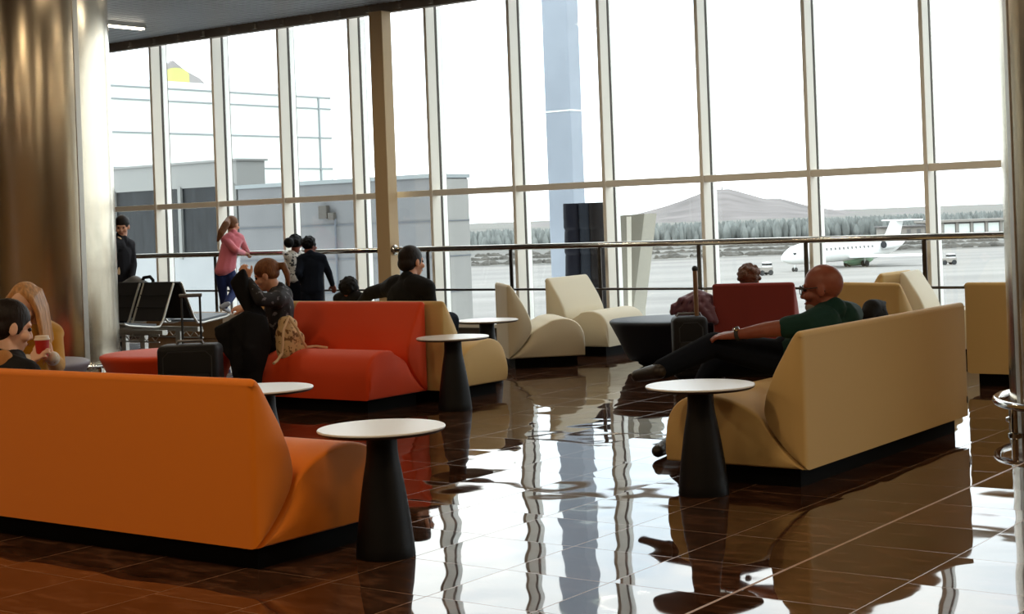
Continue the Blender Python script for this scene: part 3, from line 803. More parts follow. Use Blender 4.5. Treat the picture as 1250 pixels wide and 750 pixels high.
def curls(bl, h, s, seed):
    r_ = random.Random(seed)
    for i in range(60):
        a = r_.uniform(0, 2*PI); z = r_.uniform(-.5, 1); q = math.sqrt(max(0, 1-z*z))
        if q*math.sin(a) > .55 and z < .35: continue
        bl.ell(h(.084*q*math.cos(a), -.02+.096*q*math.sin(a), .032+.09*z), (.017*s, .017*s, .017*s))
def hair_pony(bl, h, s, fr):
    bl.ell(h(0, -.02, .046), (.087*s, .106*s, .094*s), fr)
    bl.ell(h(0, -.045, .0), (.08*s, .066*s, .05*s), fr)
    bl.chain([h(0, -.11, .05), h(0, -.155, .035), h(-.01, -.165, -.04), h(-.015, -.15, -.13)], [.024*s, .028*s, .027*s, .01*s])

# --- bald man on the long cream sofa
H = at(1003, 353, 9.0)
J = dict(head=(H, (-.95, -.26, -.06), (0.06, .02, 1), .285), neck=V((-3.86, 8.29, .835)), chest=V((-3.91, 8.30, .70)), belly=V((-4.0, 8.30, .60)), pelvis=V((-4.12, 8.30, .565)),
  sh=[V((-3.89, 8.06, .765)), V((-3.85, 8.53, .79))], el=[at(934, 403, 8.84), V((-4.02, 8.68, .60))], wr=[at(899, 409, 8.93), V((-4.30, 8.46, .60))],
  hd=[V((-1, -.12, -.06)), V((-1, -.2, 0))], hn=[V((-.1, -.25, 1)), V((0, 0, 1))],
  hip=[V((-4.16, 8.20, .56)), V((-4.16, 8.40, .55))], kn=[at(872, 421, 9.06), V((-4.62, 8.28, .50))], an=[at(806, 452, 8.98), at(824, 537, 9.3)], toe=[at(778, 459, 9.12), at(803, 551, 9.08)])
bald, h, base, s = person('bald man in glasses and dark green T-shirt, reclining with crossed legs', J, M_teal, M_trou, M_shoe, M_skin2, 1.06, 'short', vox=.009, curl=(.35, .4))
for e in (-1, 1):
    b = B(); add_tube(b, [h(e*.034 + .027*math.cos(a)*1.0, .098, .002+.022*math.sin(a))-base for a in [2*PI*i/24 for i in range(24)]], .003, 6, closed=True)
    add_tube(b, [h(e*.06, .096, .008)-base, h(e*.078, .05, .01)-base, h(e*.081, -.01, .012)-base, h(e*.079, -.03, -.012)-base], .003, 6)
    if e < 0: add_tube(b, [h(-.007, .10, .006)-base, h(.007, .10, .006)-base], .003, 6)
    obj('glasses', b, M_dark, bald)
bl = Blob(); bl.ell(h(0, .05, -.085), (.042*s, .042*s, .030*s), frame((-.95, -.26, -.06))); bl.build('beard', mat('grey beard', '#8a7f78', .8, bump=.5, bscale=200), bald, vox=.007)
w0, e0 = J['wr'][0], J['el'][0]; dd = (w0-e0).normalized()
b = B(); add_lathe(b, [(.035, -.012), (.037, 0), (.035, .012)], seg=24, cap=False); b.transform(Matrix.Translation(w0-dd*.012-base) @ dd.to_track_quat('Z', 'Y').to_matrix().to_4x4()); wt_ = obj('watch', b, M_dark, bald)
b = B(); add_lathe(b, [(.019, 0), (.019, .008), (.016, .011)], seg=24); up = V((-.1, -.5, 1)); up = (up-dd*up.dot(dd)).normalized(); b.transform(Matrix.Translation(w0-dd*.012+up*.034-base) @ up.to_track_quat('Z', 'Y').to_matrix().to_4x4()); obj('watch_case', b, M_chrome, wt_)

# --- man in a black jacket, seen from behind
H = at(503, 320, 13.05)
J = dict(head=(H, (.2, .97, -.02), (0, 0, 1), .265), neck=at(499, 343, 13.0), chest=at(495, 362, 13.0), belly=at(492, 387, 13.05), pelvis=V((-8.42, 9.98, .575)),
  sh=[at(474, 353, 13.2), at(521, 352, 12.85)], el=[at(452, 358, 13.35), at(527, 383, 12.9)], wr=[at(438, 374, 13.6), at(520, 398, 13.2)],
  hip=[V((-8.54, 10.02, .57)), V((-8.34, 10.02, .57))], kn=[V((-8.62, 10.40, .58)), V((-8.34, 10.40, .58))], an=[V((-8.64, 10.42, .1)), V((-8.40, 10.42, .1))], toe=[V((-8.66, 10.60, .04)), V((-8.44, 10.58, .04))])
person('dark-haired man in a black jacket, back to us, arm along the tan sofa', J, M_blackcl, M_trou, M_shoe, M_skin, 1.06, hair=hair_short, hairmat=M_hairdk, vox=.011)

# --- woman with the ponytail on the red-orange sofa
H = at(325, 337, 12.6)
J = dict(head=(H, (-.80, -.52, -.28), (-.2, -.1, 1), .25), neck=at(338, 356, 12.62), chest=at(341, 375, 12.62), belly=at(339, 402, 12.62), pelvis=at(335, 425, 12.62),
  sh=[at(338, 366, 12.42), at(345, 362, 12.80)], el=[at(318, 366, 12.30), at(321, 392, 12.75)], wr=[at(302, 342, 12.38), at(302, 377, 12.6)],
  hd=[V((-.35, -.1, .9)), V((-.9, -.3, .1))], hn=[V((.3, -.8, .2)), V((0, -.5, 1))],
  hip=[at(329, 430, 12.52), at(331, 428, 12.72)], kn=[at(296, 430, 12.45), at(299, 428, 12.75)], an=[at(303, 484, 12.42), at(312, 480, 12.7)], toe=[at(287, 491, 12.38), at(296, 488, 12.68)])
person('woman with a brown ponytail in dark print top, holding up a black coat', J, M_printfl, M_blackcl, M_shoe, M_skin, .98, hair=hair_pony, hairmat=M_hairlb, vox=.01, curl=(.9, .6))
ct = thing('black_coat', 'black coat held up by the woman with the ponytail', 'coat', (at(292, 430, 12.4).x, at(292, 430, 12.4).y, 0))
bl = Blob()
def drape(pts, r=.022):
    q = []
    for x, y, d in pts:
        c = at(x, y, d); q += [c + e*r for e in SPH]
    bl._hull(q)
drape([(297, 331, 12.33), (291, 336, 12.33), (284, 345, 12.33), (291, 362, 12.33)]); drape([(297, 331, 12.33), (284, 345, 12.33), (304, 384, 12.30), (313, 372, 12.4)])
drape([(290, 360, 12.33), (304, 384, 12.3), (318, 396, 12.3), (322, 384, 12.42), (312, 370, 12.4)])
drape([(264, 402, 12.3), (268, 412, 12.28), (284, 393, 12.25), (300, 384, 12.25), (300, 412, 12.2)], .02)
drape([(300, 384, 12.25), (322, 390, 12.28), (328, 420, 12.3), (300, 424, 12.18), (284, 393, 12.25)], .03)
drape([(265, 408, 12.3), (274, 426, 12.28), (286, 430, 12.25), (304, 426, 12.18), (300, 408, 12.2)], .022)
drape([(276, 428, 12.28), (304, 426, 12.18), (326, 424, 12.3), (318, 452, 12.25), (296, 452, 12.2)], .03)
drape([(284, 436, 12.25), (318, 446, 12.25), (314, 478, 12.22), (296, 480, 12.2), (288, 458, 12.22)], .03)
bl.build('coat_body', M_blackcl, ct, vox=.013, smooth=2)

# --- blonde woman in yellow with a red cup
H = at(30, 373, 9.65)
def hair_long(bl, h, s, fr):
    bl.ell(h(0, -.026, .042), (.084*s, .098*s, .090*s), fr)
    rr = random.Random(5)
    for e in (-1, 1):
        for q in range(7):
            b0 = .045 - q*.02; j = rr.uniform(-.008, .008)
            bl.chain([h(e*.03, b0*.8, .112 - abs(b0)*.2), h(e*.074, b0, .055), h(e*(.092+j), b0*1.05, -.03), h(e*(.10+j), b0+.025, -.15), h(e*(.098+2*j), b0+.045, -.27), h(e*(.085+2*j), b0+.06, -.34+3*j)], [.016*s, .018*s, .017*s, .016*s, .014*s, .005*s])
    bl.chain([h(0, -.08, .02), h(0, -.10, -.1), h(0, -.10, -.26)], [.07*s, .08*s, .06*s])
J = dict(head=(H, (.45, -.84, -.36), (.15, -.3, 1), .262), neck=at(36, 398, 9.75), chest=at(42, 424, 9.80), belly=at(42, 452, 9.83), pelvis=at(40, 486, 9.86),
  sh=[at(64, 408, 9.85), at(15, 410, 9.62)], el=[at(69, 446, 9.65), at(14, 448, 9.42)], wr=[at(63, 436, 9.42), at(38, 440, 9.36)],
  hd=[V((-.55, -.25, .35)), V((.55, 0, .3))], hn=[V((.5, -.6, .3)), V((-.2, -.9, .2))],
  hip=[at(52, 490, 9.8), at(28, 490, 9.75)], kn=[at(60, 495, 9.35), at(30, 498, 9.3)], an=[V((-7.72, 5.72, .09)), V((-7.95, 5.6, .09))], toe=[V((-7.62, 5.58, .04)), V((-7.85, 5.45, .04))])
person('blonde long-haired woman in a mustard sweater holding a red cup', J, M_mustard, M_jeans, M_shoe, M_skin3, 1.0, hair=hair_long, hairmat=M_hairbl, vox=.009, curl=(.75, .75), cuffmat=M_cuff)
cp = at(51.5, 424, 9.33)
t = thing('paper_cup', 'red paper cup with a white lid in the blonde woman\'s hand', 'cup', (cp.x, cp.y, cp.z-.065))
b = B(); add_lathe(b, [(.031, 0), (.034, .01), (.043, .112)], seg=32); obj('cup_body', b, M_redcup, t)
b = B(); add_lathe(b, [(.046, .108), (.0465, .116), (.042, .118), (.040, .132), (.036, .134)], seg=32); obj('lid', b, M_lid, t)

# --- dark-haired man on the orange sofa, left edge
H = at(13, 400, 7.8)
J = dict(head=(H, (.34, .92, -.22), (.08, .2, 1), .268), neck=at(6, 438, 7.78), chest=at(3, 468, 7.82), belly=at(2, 500, 7.86), pelvis=V((-6.62, 5.02, .565)),
  sh=[at(-32, 452, 7.98), at(32, 458, 7.62)], el=[at(-40, 510, 7.95), at(48, 512, 7.6)], wr=[V((-6.65, 5.35, .62)), V((-6.2, 5.15, .62))],
  hip=[V((-6.72, 5.06, .56)), V((-6.52, 5.02, .56))], kn=[V((-6.6, 5.50, .56)), V((-6.34, 5.46, .56))], an=[V((-6.55, 5.62, .1)), V((-6.25, 5.58, .1))], toe=[V((-6.5, 5.80, .04)), V((-6.16, 5.76, .04))])
person('short-haired man in a black top at the left edge, behind the orange sofa', J, M_blackcl, M_trou, M_shoe, M_skin3, 1.05, hair=hair_short, hairmat=M_hairdk, vox=.009)

# --- girl in pink at the rail
H = at(284, 275, 20.70)
def hair_girl(bl, h, s, fr):
    bl.ell(h(0, -.026, .042), (.085*s, .099*s, .092*s), fr); bl.ell(h(0, -.05, 0), (.078*s, .062*s, .06*s), fr)
    q = h(0, -.10, .06)
    bl.chain([q, at(276, 274, 20.50), at(270, 284, 20.45), at(266, 294, 20.45)], [.04*s, .055*s, .05*s, .02*s])
J = dict(head=(H, (-.1, .99, -.08), (0, 0, 1), .235), neck=at(284, 286, 20.65), chest=at(283, 297, 20.60), belly=at(278, 313, 20.55), pelvis=at(275, 329, 20.50),
  sh=[at(275, 293, 20.55), at(293, 291, 20.70)], el=[at(288, 306, 20.40), at(299, 303, 20.90)], wr=[at(298, 309, 20.70), at(303, 309, 21.10)],
  hip=[at(270, 333, 20.50), at(280, 333, 20.55)], kn=[at(272, 357, 20.60), at(287, 355, 20.55)], an=[at(274, 375, 20.70), at(277, 371, 20.25)], toe=[at(279, 379.5, 20.90), at(270, 375, 20.20)])
person('girl with a long ponytail in a pink top leaning on the handrail', J, M_pink, M_jeans, M_shoelt, M_skin, .84, hair=hair_girl, hairmat=M_hairlb, vox=.011, eyes=False)

# --- small child with puffs and boy in navy
H = at(361, 298, 20.08)
def hair_puffs(bl, h, s, fr):
    bl.ell(h(0, -.02, .03), (.085*s, .097*s, .091*s), fr); curls(bl, h, s, 9)
    q = at(352.5, 296.5, 19.93); bl.ell(q, (.065, .065, .068)); bl.cap(h(0, -.03, .05), .05*s, q, .05)
g0 = lambda x, y: V((x, y, 0))
J = dict(head=(H, (-.5, .86, 0), (0, 0, 1), .24), neck=at(360, 309, 20.08), chest=at(360, 318, 20.08), belly=at(360, 328, 20.08), pelvis=at(360, 339, 20.08),
  sh=[at(351, 313, 19.98), at(368, 312, 20.18)], el=[at(348, 309, 20.33), at(371, 324, 20.38)], wr=[at(352, 309, 20.58), at(369, 318, 20.58)],
  hip=[at(356, 345, 20.08), at(364, 345, 20.08)], kn=[at(356, 368, 20.13), at(365, 368, 20.13)], an=[at(356, 410, 20.08), at(365, 410, 20.08)], toe=[at(354, 412, 20.23), at(364, 412, 20.23)])
person('small child in a white patterned hooded top with dark hair puffs', J, M_printbw, M_navycl, M_shoe, M_skin2, .74, hair=hair_puffs, hairmat=M_hairbk, vox=.011, eyes=False)
H = at(378, 300, 19.74)
def hair_round(bl, h, s, fr):
    bl.ell(h(0, -.02, .03), (.088*s, .10*s, .094*s), fr); curls(bl, h, s, 8)
J = dict(head=(H, (.1, .98, -.05), (0, 0, 1), .235), neck=at(379, 312, 19.69), chest=at(381, 324, 19.69), belly=at(381, 339, 19.69), pelvis=at(381, 354, 19.69),
  sh=[at(368, 317, 19.69), at(393, 316, 19.69)], el=[at(364.5, 334, 19.54), at(401, 333, 19.79)], wr=[at(369, 345, 19.84), at(406, 348, 19.99)],
  hip=[at(375, 358, 19.69), at(387, 358, 19.69)], kn=[at(375, 383, 19.69), at(388, 383, 19.69)], an=[at(375, 409, 19.64), at(388, 409, 19.64)], toe=[at(374, 411, 19.84), at(388, 411, 19.84)])
boy, h, base, s = person('boy in a dark navy hoodie, back to us, hand on the lower rail', J, M_navycl, M_navycl, M_shoe, M_skin2, .88, hair=hair_round, hairmat=M_hairbk, vox=.011, eyes=False)

bl = Blob(); bl.chain([h(-.09, -.05, -.13), h(0, -.12, -.165), h(.09, -.05, -.13)], [.03, .04, .03]); bl.build('hood', M_navycl, boy, vox=.01)
# --- seated child and curly head behind chairs
H = at(427, 354, 14.0); P = V((H.x, H.y, 0))
J = dict(head=(H, (-.2, .97, 0), (0, 0, 1), .23), neck=P+V((0, -.01, .80)), chest=P+V((0, 0, .71)), belly=P+V((0, .0, .62)), pelvis=P+V((0, .0, .55)),
  sh=[P+V((-.14, .0, .765)), P+V((.14, .0, .765))], el=[P+V((-.17, .1, .62)), P+V((.17, .1, .62))], wr=[P+V((-.1, .25, .58)), P+V((.1, .25, .58))],
  hip=[P+V((-.07, .05, .54)), P+V((.07, .05, .54))], kn=[P+V((-.08, .36, .54)), P+V((.08, .36, .54))], an=[P+V((-.08, .42, .2)), P+V((.08, .42, .2))], toe=[P+V((-.08, .55, .17)), P+V((.08, .55, .17))])
person('dark-haired child, only head and shoulders above the red-orange sofa', J, M_blackcl, M_navycl, M_shoe, M_skin2, .74, hair=hair_round, hairmat=M_hairbk, vox=.012, eyes=False)
H = at(915, 342, 13.75); P = V((H.x, H.y, 0))
rnd = random.Random(3)
def hair_curly(bl, h, s, fr):
    bl.ell(h(0, -.02, .03), (.09*s, .102*s, .098*s), fr)
    for i in range(70):
        a = rnd.uniform(0, 2*PI); z = rnd.uniform(-.3, 1); q = math.sqrt(max(0, 1-z*z))
        bl.ell(h(.092*q*math.cos(a), -.02+.104*q*math.sin(a), .035+.1*z), (.022*s, .022*s, .022*s))
J = dict(head=(H, (-.3, .95, -.15), (0, 0, 1), .24), neck=P+V((0, -.03, .69)), chest=P+V((.0, 0, .64)), belly=P+V((0, .02, .58)), pelvis=P+V((0, .06, .54)),
  sh=[P+V((-.15, .0, .68)), P+V((.15, .0, .68))], el=[P+V((-.2, .12, .60)), P+V((.2, .12, .60))], wr=[P+V((-.1, .3, .58)), P+V((.1, .3, .58))],
  hip=[P+V((-.07, .1, .54)), P+V((.07, .1, .54))], kn=[P+V((-.08, .42, .54)), P+V((.08, .42, .54))], an=[P+V((-.08, .50, .1)), P+V((.08, .50, .1))], toe=[P+V((-.08, .65, .05)), P+V((.08, .65, .05))])
person('person with curly auburn hair, only the hair above the dark red armchair', J, M_charc, M_navycl, M_shoe, M_skin, .8, hair=hair_curly, hairmat=M_haircurl, vox=.011, eyes=False)

# --- woman half hidden behind the left column
H = at(149, 277, 19.2)
J = dict(head=(H, (.62, -.72, -.2), (0, 0, 1), .255), neck=at(148, 291, 19.2), chest=at(147, 310, 19.2), belly=at(147, 332, 19.2), pelvis=at(147, 352, 19.2),
  sh=[at(158, 299, 19.35), at(138, 300, 19.0)], el=[at(162, 324, 19.25), at(134, 326, 18.9)], wr=[at(160, 344, 19.0), at(138, 348, 18.8)],
  hip=[at(152, 358, 19.2), at(142, 358, 19.2)], kn=[at(152, 388, 19.15), at(142, 388, 19.15)], an=[at(152, 422, 19.2), at(142, 422, 19.2)], toe=[at(155, 426, 19.0), at(145, 426, 19.0)])
lw, h, base, s = person('brown-haired woman in a dark open jacket, half hidden behind the left steel column', J, M_charc, M_trou, M_shoe, M_skin, 1.02, hair=hair_pony, hairmat=M_hairdk, vox=.012)
bl = Blob(); fv = V((.62, -.72, 0)).normalized()
bl.chain([at(146, 294, 19.2)+fv*.09, at(145, 312, 19.2)+fv*.105, at(146, 336, 19.2)+fv*.10], [.055, .06, .055]); bl.build('scarf', M_beigecord, lw, vox=.012)

# --- drawstring bag on the red-orange sofa
p0 = at(353, 428, 12.42)
t = thing('drawstring_bag', 'beige floral drawstring bag leaning on the woman with the ponytail', 'bag', (p0.x, p0.y, .46))
bl = Blob()
bl.chain([at(350, 428, 12.34), at(364, 427, 12.4)], [.085, .075]); bl.chain([at(348, 410, 12.34), at(362, 414, 12.4)], [.08, .07]); bl.chain([at(348, 395, 12.36), at(356, 396, 12.4)], [.06, .05]); bl.cap(at(349, 408, 12.34), .085, at(352, 391, 12.38), .04); bl.cap(at(362, 428, 12.4), .075, at(354, 396, 12.38), .05)
bl.cap(at(350, 428, 12.34), .085, at(349, 408, 12.34), .085)
bl.build('bag_body', M_beigefl, t, vox=.011)
o_ = V(t.location)
b = B(); add_tube(b, [q-o_ for q in (at(352, 388, 12.32), at(346, 402, 12.22), at(345, 420, 12.2), at(344, 432, 12.2), at(338, 441, 12.12), at(334, 444, 12.08))], .011, 8)
add_tube(b, [q-o_ for q in (at(354, 389, 12.32), at(363, 402, 12.26), at(370, 418, 12.28), at(374, 424, 12.33), at(386, 423, 12.4), at(400, 425, 12.42))], .011, 8); obj('cords', b, M_beigecord, t)

# ------------------------------------------------------------------ OUTSIDE
ZG = -7.
bm = B(); bmesh.ops.create_grid(bm, x_segments=1, y_segments=1, size=2500); bm.transform(Matrix.Translation((-600, 2520, ZG)))
g = obj('apron_ground', bm, M_apron, smooth=False); g['kind'] = 'structure'
# terminal wing on the left: white metal facade running away from the glass
t = thing('terminal_wing', 'white clad terminal wing seen through the leftmost windows', 'building', (-31, 28, ZG))
o_ = V(t.location)
b = B(); add_box(b, V((-34, 28.4, -.9))-o_, (8, 8.0, 12.2)); obj('facade', b, M_facade, t, smooth=False)
for z in (5.01, 4.70, 3.89, 3.03, 2.2, 1.4):
    b = B(); add_box(b, V((-29.99, 28.4, z))-o_, (.03, 8.0, .035)); obj('joint_line', b, M_facline, t, smooth=False)
b = B(); add_box(b, V((-29.98, 31.9, 1))-o_, (.03, .05, 8)); obj('corner_strip', b, M_facline, t, smooth=False)
t = thing('roof_sign', 'small gabled grey and yellow sign on top of the white terminal wing', 'sign', (-31, 27.85, 5.2))
b = B(); add_prism(b, [(-.75, .0), (.95, 0), (.55, .26), (.1, .42), (-.3, .66), (-.35, .66), (-.8, .35)], -.05, .05); obj('panel', b, M_signgrey, t, smooth=False)
b = B(); add_prism(b, [(-.62, .02), (.2, .02), (.2, .30)] + [(.2-.41-.41*math.cos(PI-a)*1., .30+.18*math.sin(a)) for a in [PI*i/14 for i in range(1, 14)]] + [(-.62, .30)], .05, .07); obj('yellow_dome', b, M_yellow, t, smooth=False)
# lower dark glazed block
t = thing('glazed_block', 'low building with dark windows and pale panels behind the two leftmost windows', 'building', (-25, 22.2, ZG))
o_ = V(t.location)
b = B(); add_box(b, V((-25.9, 22.6, -3.06))-o_, (5.4, .8, 7.88)); obj('lower_wall', b, M_lowpanel, t, smooth=False)
b = B(); add_box(b, V((-25.9, 22.63, 1.62))-o_, (5.3, .8, 1.5)); obj('dark_glazing', b, M_darkglass, t, smooth=False)
b = B(); add_box(b, V((-25.9, 22.6, 2.57))-o_, (5.4, .8, .5)); add_box(b, V((-25.9, 22.6, 2.84))-o_, (5.5, .9, .04)); obj('grey_band', b, M_greypanel, t, smooth=False)
for x in (-24.9, -23.3, -27):
    b = B(); add_box(b, V((x, 22.2, 1.6))-o_, (.09, .06, 1.5)); obj('window_mullion', b, M_greypanel, t, smooth=False)
# concrete wall block
t = thing('concrete_block', 'grey concrete building with a parapet beyond the handrail', 'building', (-19.5, 21.5, ZG))
o_ = V(t.location)
b = B(); add_box(b, V((-19.55, 21.52, -2.4))-o_, (4.74, 1.04, 9.2)); obj('wall', b, M_concrete, t, smooth=False)
b = B(); add_box(b, V((-19.55, 21.52, 2.23))-o_, (4.82, 1.12, .07)); obj('parapet_cap', b, M_facline, t, smooth=False)
b = B(); add_box(b, V((-17.165, 21.52, -2.4))-o_, (.03, 1.02, 9.15)); obj('end_wall', b, M_concside, t, smooth=False)
for z in (1.44, .82, .2):
    b = B(); add_box(b, V((-19.55, 20.995, z))-o_, (4.74, .02, .018)); add_box(b, V((-17.145, 21.52, z))-o_, (.02, 1.02, .018)); obj('joint_line', b, M_joint, t, smooth=False)
b = B(); add_box(b, V((-19.65, 20.94, 1.68))-o_, (.2, .1, .24), bevel=.01); add_box(b, V((-19.46, 20.94, 1.60))-o_, (.14, .08, .14), bevel=.01); obj('junction_box', b, mat('grey metal box', '#4d4943', .6), t, smooth=False)
b = B(); add_tube(b, [V((-19.4, 20.96, 1.56))-o_, V((-19.4, 20.96, .3))-o_], .02, 8); obj('conduit', b, M_joint, t)
# boarding bridge parts
t = thing('bridge_pillar', 'tall pale blue steel pillar outside the middle windows', 'pillar', (-14.4, 21.1, ZG))
b = B(); add_box(b, (0, 0, 7), (.50, .34, 14), bevel=.02, seg=2); obj('shaft', b, M_pillar, t, smooth=False)
b = B(); add_box(b, (0, 0, 10.15), (.52, .36, .025)); add_box(b, (0, 0, 12.0), (.52, .36, .025)); obj('collar', b, M_facade, t, smooth=False)
t = thing('bridge_bellows', 'dark navy and grey rubber bellows of the boarding bridge beside the blue pillar', 'boarding bridge', (-12.66, 19, ZG))
for nm, x, r, top, m in (('navy_pad', -12.83, .16, 8.41, M_bnavy), ('slate_pad', -12.60, .13, 8.46, M_bgrey), ('brown_pad', -12.44, .12, 8.39, M_bbrown)):
    b = B(); prof = []
    zz = 5.4
    while zz < top-.05:
        prof += [(r, zz), (r*.94, zz+.29), (r*.9, zz+.31), (r*.97, zz+.34)]; zz += .36
    prof += [(r, top-.02), (r*.8, top)]
    add_lathe(b, prof, (x+12.66, 0, 0), 24, sy=1.3); obj(nm, b, m, t)
t = thing('wing_panel', 'cream tapered panel standing outside right of the dark bellows', 'panel', (-10.65, 17.1, ZG))
b = B(); add_prism(b, [(-.17, 8.42), (.2, 8.43), (-.02, 7.2), (-.06, 5.5), (-.17, 5.5)], -.05, .25, 'Y'); obj('panel', b, M_wing, t, smooth=False)
b = B(); add_prism(b, [(-.06, 8.40), (.0, 8.40), (-.08, 6), (-.11, 6)], -.07, -.05, 'Y'); obj('rib', b, M_frame, t, smooth=False)
# aircraft (local: nose to -y)
t = thing('regional_jet', 'white T-tail jet parked on the apron beyond the right windows', 'airplane', (-91.65, 205.8, ZG), 0)
ax = V((2.57, 14.7, 0)).normalized(); t.rotation_euler.z = math.atan2(ax.y, ax.x) - PI/2
prof = [(-17.2, .05, 1.75), (-16.9, .45, 1.8), (-16, .85, 1.95), (-14.8, 1.18, 2.15), (-13, 1.4, 2.3), (-10, 1.45, 2.35), (4, 1.45, 2.35), (7, 1.3, 2.5), (9.5, .95, 2.8), (11.5, .5, 3.1), (12.6, .12, 3.25)]
b = B(); add_tube(b, [(0, y, z) for y, r, z in prof], [r for y, r, z in prof], 28); obj('fuselage', b, M_plane, t)
b = B(); add_prism(b, [(7.0, 3.4), (9.2, 6.1), (11.4, 6.25), (12.2, 6.2), (10.8, 3.1)], -.14, .14); obj('fin', b, M_plane, t)
b = B(); add_prism(b, [(-3.2, 11.6), (-3.2, 12.5), (0, 12.4), (3.2, 12.5), (3.2, 11.6), (0, 10.2)], 6.15, 6.32, 'Z'); obj('tailplane', b, M_plane, t)
for s in (-1, 1):
    b = B(); add_prism(b, [(s*1.2, -3.5), (s*10.5, 2.6), (s*10.5, 3.8), (s*1.2, 2.2)], 1.35, 1.6, 'Z'); obj('wing', b, M_plane, t)
    b = B(); add_tube(b, [(s*2.0, y, 2.9) for y in (4.0, 4.3, 6.2, 8.2)], [.55, .72, .7, .4], 20); e = obj('engine', b, M_plane, t)
    b = B(); add_tube(b, [(s*2.0, 3.93, 2.9), (s*2.0, 4.0, 2.9)], [.5, .5], 20); obj('intake', b, M_dark, e)
    for dx in (-.3, .3):
        b = B(); add_lathe(b, [(.3, -.14), (.42, -.1), (.42, .1), (.3, .14)], seg=20); b.transform(Matrix.Translation((s*1.45+dx, 0, .42)) @ Matrix.Rotation(PI/2, 4, 'Y')); obj('main_wheel', b, M_dark, t)
    b = B(); add_tube(b, [(s*1.45, 0, .42), (s*1.35, 0, 1.5)], .12, 8); obj('gear_strut', b, M_plane, t)
    b = B(); add_lathe(b, [(.2, -.1), (.28, -.07), (.28, .07), (.2, .1)], seg=20); b.transform(Matrix.Translation((s*.22, -14.5, .28)) @ Matrix.Rotation(PI/2, 4, 'Y')); obj('nose_wheel', b, M_dark, t)
b = B(); add_tube(b, [(0, -14.5, .3), (0, -14.4, 1.2)], .1, 8); obj('nose_strut', b, M_plane, t)
b = B(); add_tube(b, [(0, -2.6, 1.1), (0, -1, .96), (0, 2, .96), (0, 3.6, 1.1)], [.5, .85, .85, .5], 20); obj('belly_fairing', b, M_green, t)
b = B()
for s in (-1, 1): add_box(b, (s*.72, -15.55, 2.42), (.5, .5, .28))
obj('cockpit_window', b, M_dark, t, smooth=False)
b = B()
for i in range(14):
    for s in (-1, 1): add_box(b, (s*1.42, -11+i*1.0, 2.75), (.08, .28, .36))
obj('cabin_window', b, M_bldd, t, smooth=False)
# small ramp vehicles
def ramp_vehicle(label, p, rz, L, hgt):
    t = thing('ramp_vehicle', label, 'vehicle', (p.x, p.y, ZG), rz)
    b = B(); add_box(b, (0, 0, hgt*.42), (L, 1.3, hgt*.4), bevel=.06); obj('body', b, M_bld, t, smooth=False)
    b = B(); add_box(b, (L*.22, 0, hgt*.78), (L*.42, 1.2, hgt*.42), bevel=.08); c_ = obj('cab', b, M_plane, t, smooth=False)
    b = B(); add_box(b, (L*.22, 0, hgt*.82), (L*.44, 1.22, hgt*.18)); obj('cab_window', b, M_dark, c_, smooth=False)
    for sx in (-1, 1):
        for sy in (-1, 1):
            b = B(); add_lathe(b, [(.3, -.12), (.34, -.08), (.34, .08), (.3, .12)], seg=18); b.transform(Matrix.Translation((sx*L*.32, sy*.62, .34)) @ Matrix.Rotation(PI/2, 4, 'X')); obj('wheel', b, M_dark, t)
ramp_vehicle('small ramp tug on the apron, left of the jet and above the curly head', at(933, 334, 202), YAW+.3, 1.9, 1.7)
ramp_vehicle('small ramp truck on the apron at right of the jet\'s tail', at(1157, 322, 214), YAW+.1, 2.1, 1.5)
# far airport buildings
t = thing('far_hangar', 'long low pale hangar with white piers at far right beyond the field', 'building', at(1192, 283, 425), YAW)
t.location.z = ZG
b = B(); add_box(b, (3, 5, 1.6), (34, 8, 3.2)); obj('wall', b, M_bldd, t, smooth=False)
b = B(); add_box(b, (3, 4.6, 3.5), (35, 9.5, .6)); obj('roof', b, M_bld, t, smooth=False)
for i in range(9):
    b = B(); add_box(b, (-13+i*4, .8, 1.6), (.7, .5, 3.2)); obj('pier', b, M_bld, t, smooth=False)
for i in range(8):
    b = B(); add_box(b, (-11+i*4, 1.0, 1.5), (2.9, .1, 2.4)); obj('door', b, M_facade, t, smooth=False)
t = thing('far_building', 'small pale block building behind the jet\'s tail', 'building', at(1104, 286, 405), YAW)
t.location.z = ZG
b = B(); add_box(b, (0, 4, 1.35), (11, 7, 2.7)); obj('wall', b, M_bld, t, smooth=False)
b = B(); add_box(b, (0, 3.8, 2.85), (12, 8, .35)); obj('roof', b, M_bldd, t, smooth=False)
for i in range(4):
    b = B(); add_box(b, (-3.9+i*2.6, .45, 1.5), (.9, .2, 1.0)); obj('window', b, M_bldd, t, smooth=False)
# tree belt (uncountable far trees) and scrub
rn = random.Random(11)
def belt(name, x0, x1, dist, depth, hmin, hmax, nn, m, lab):
    b = B()
    for i in range(nn):
        px = rn.uniform(x0, x1); d = dist + rn.uniform(0, depth)
        p = at(px, 290, d); hh = rn.uniform(hmin, hmax); w = rn.uniform(.5, 1.0)
        prof = [(w*.5, 0), (w*.95, hh*.2), (w, hh*.4), (w*.75, hh*.65), (w*.4, hh*.86), (w*.04, hh)]
        add_lathe(b, prof, (p.x, p.y, ZG), 7, cap=False, sx=1.2)
    o = obj(name, b, m); o['kind'] = 'stuff'; tag(o, lab, 'trees'); return o
belt('tree_belt', 400, 1350, 445, 60, 3.2, 5.8, 4200, M_forest, 'hazy belt of trees across the far side of the airfield')
b = B()
for i in range(900):
    px = rn.uniform(420, 1320); d = rn.choice((292, 296, 330, 365)) + rn.uniform(0, 7); p = at(px, 290, d); w = rn.uniform(.5, 1.6); hh = rn.uniform(.25, .8)
    add_lathe(b, [(w, 0), (w*.8, hh*.6), (w*.2, hh)], (p.x, p.y, ZG), 6, cap=False)
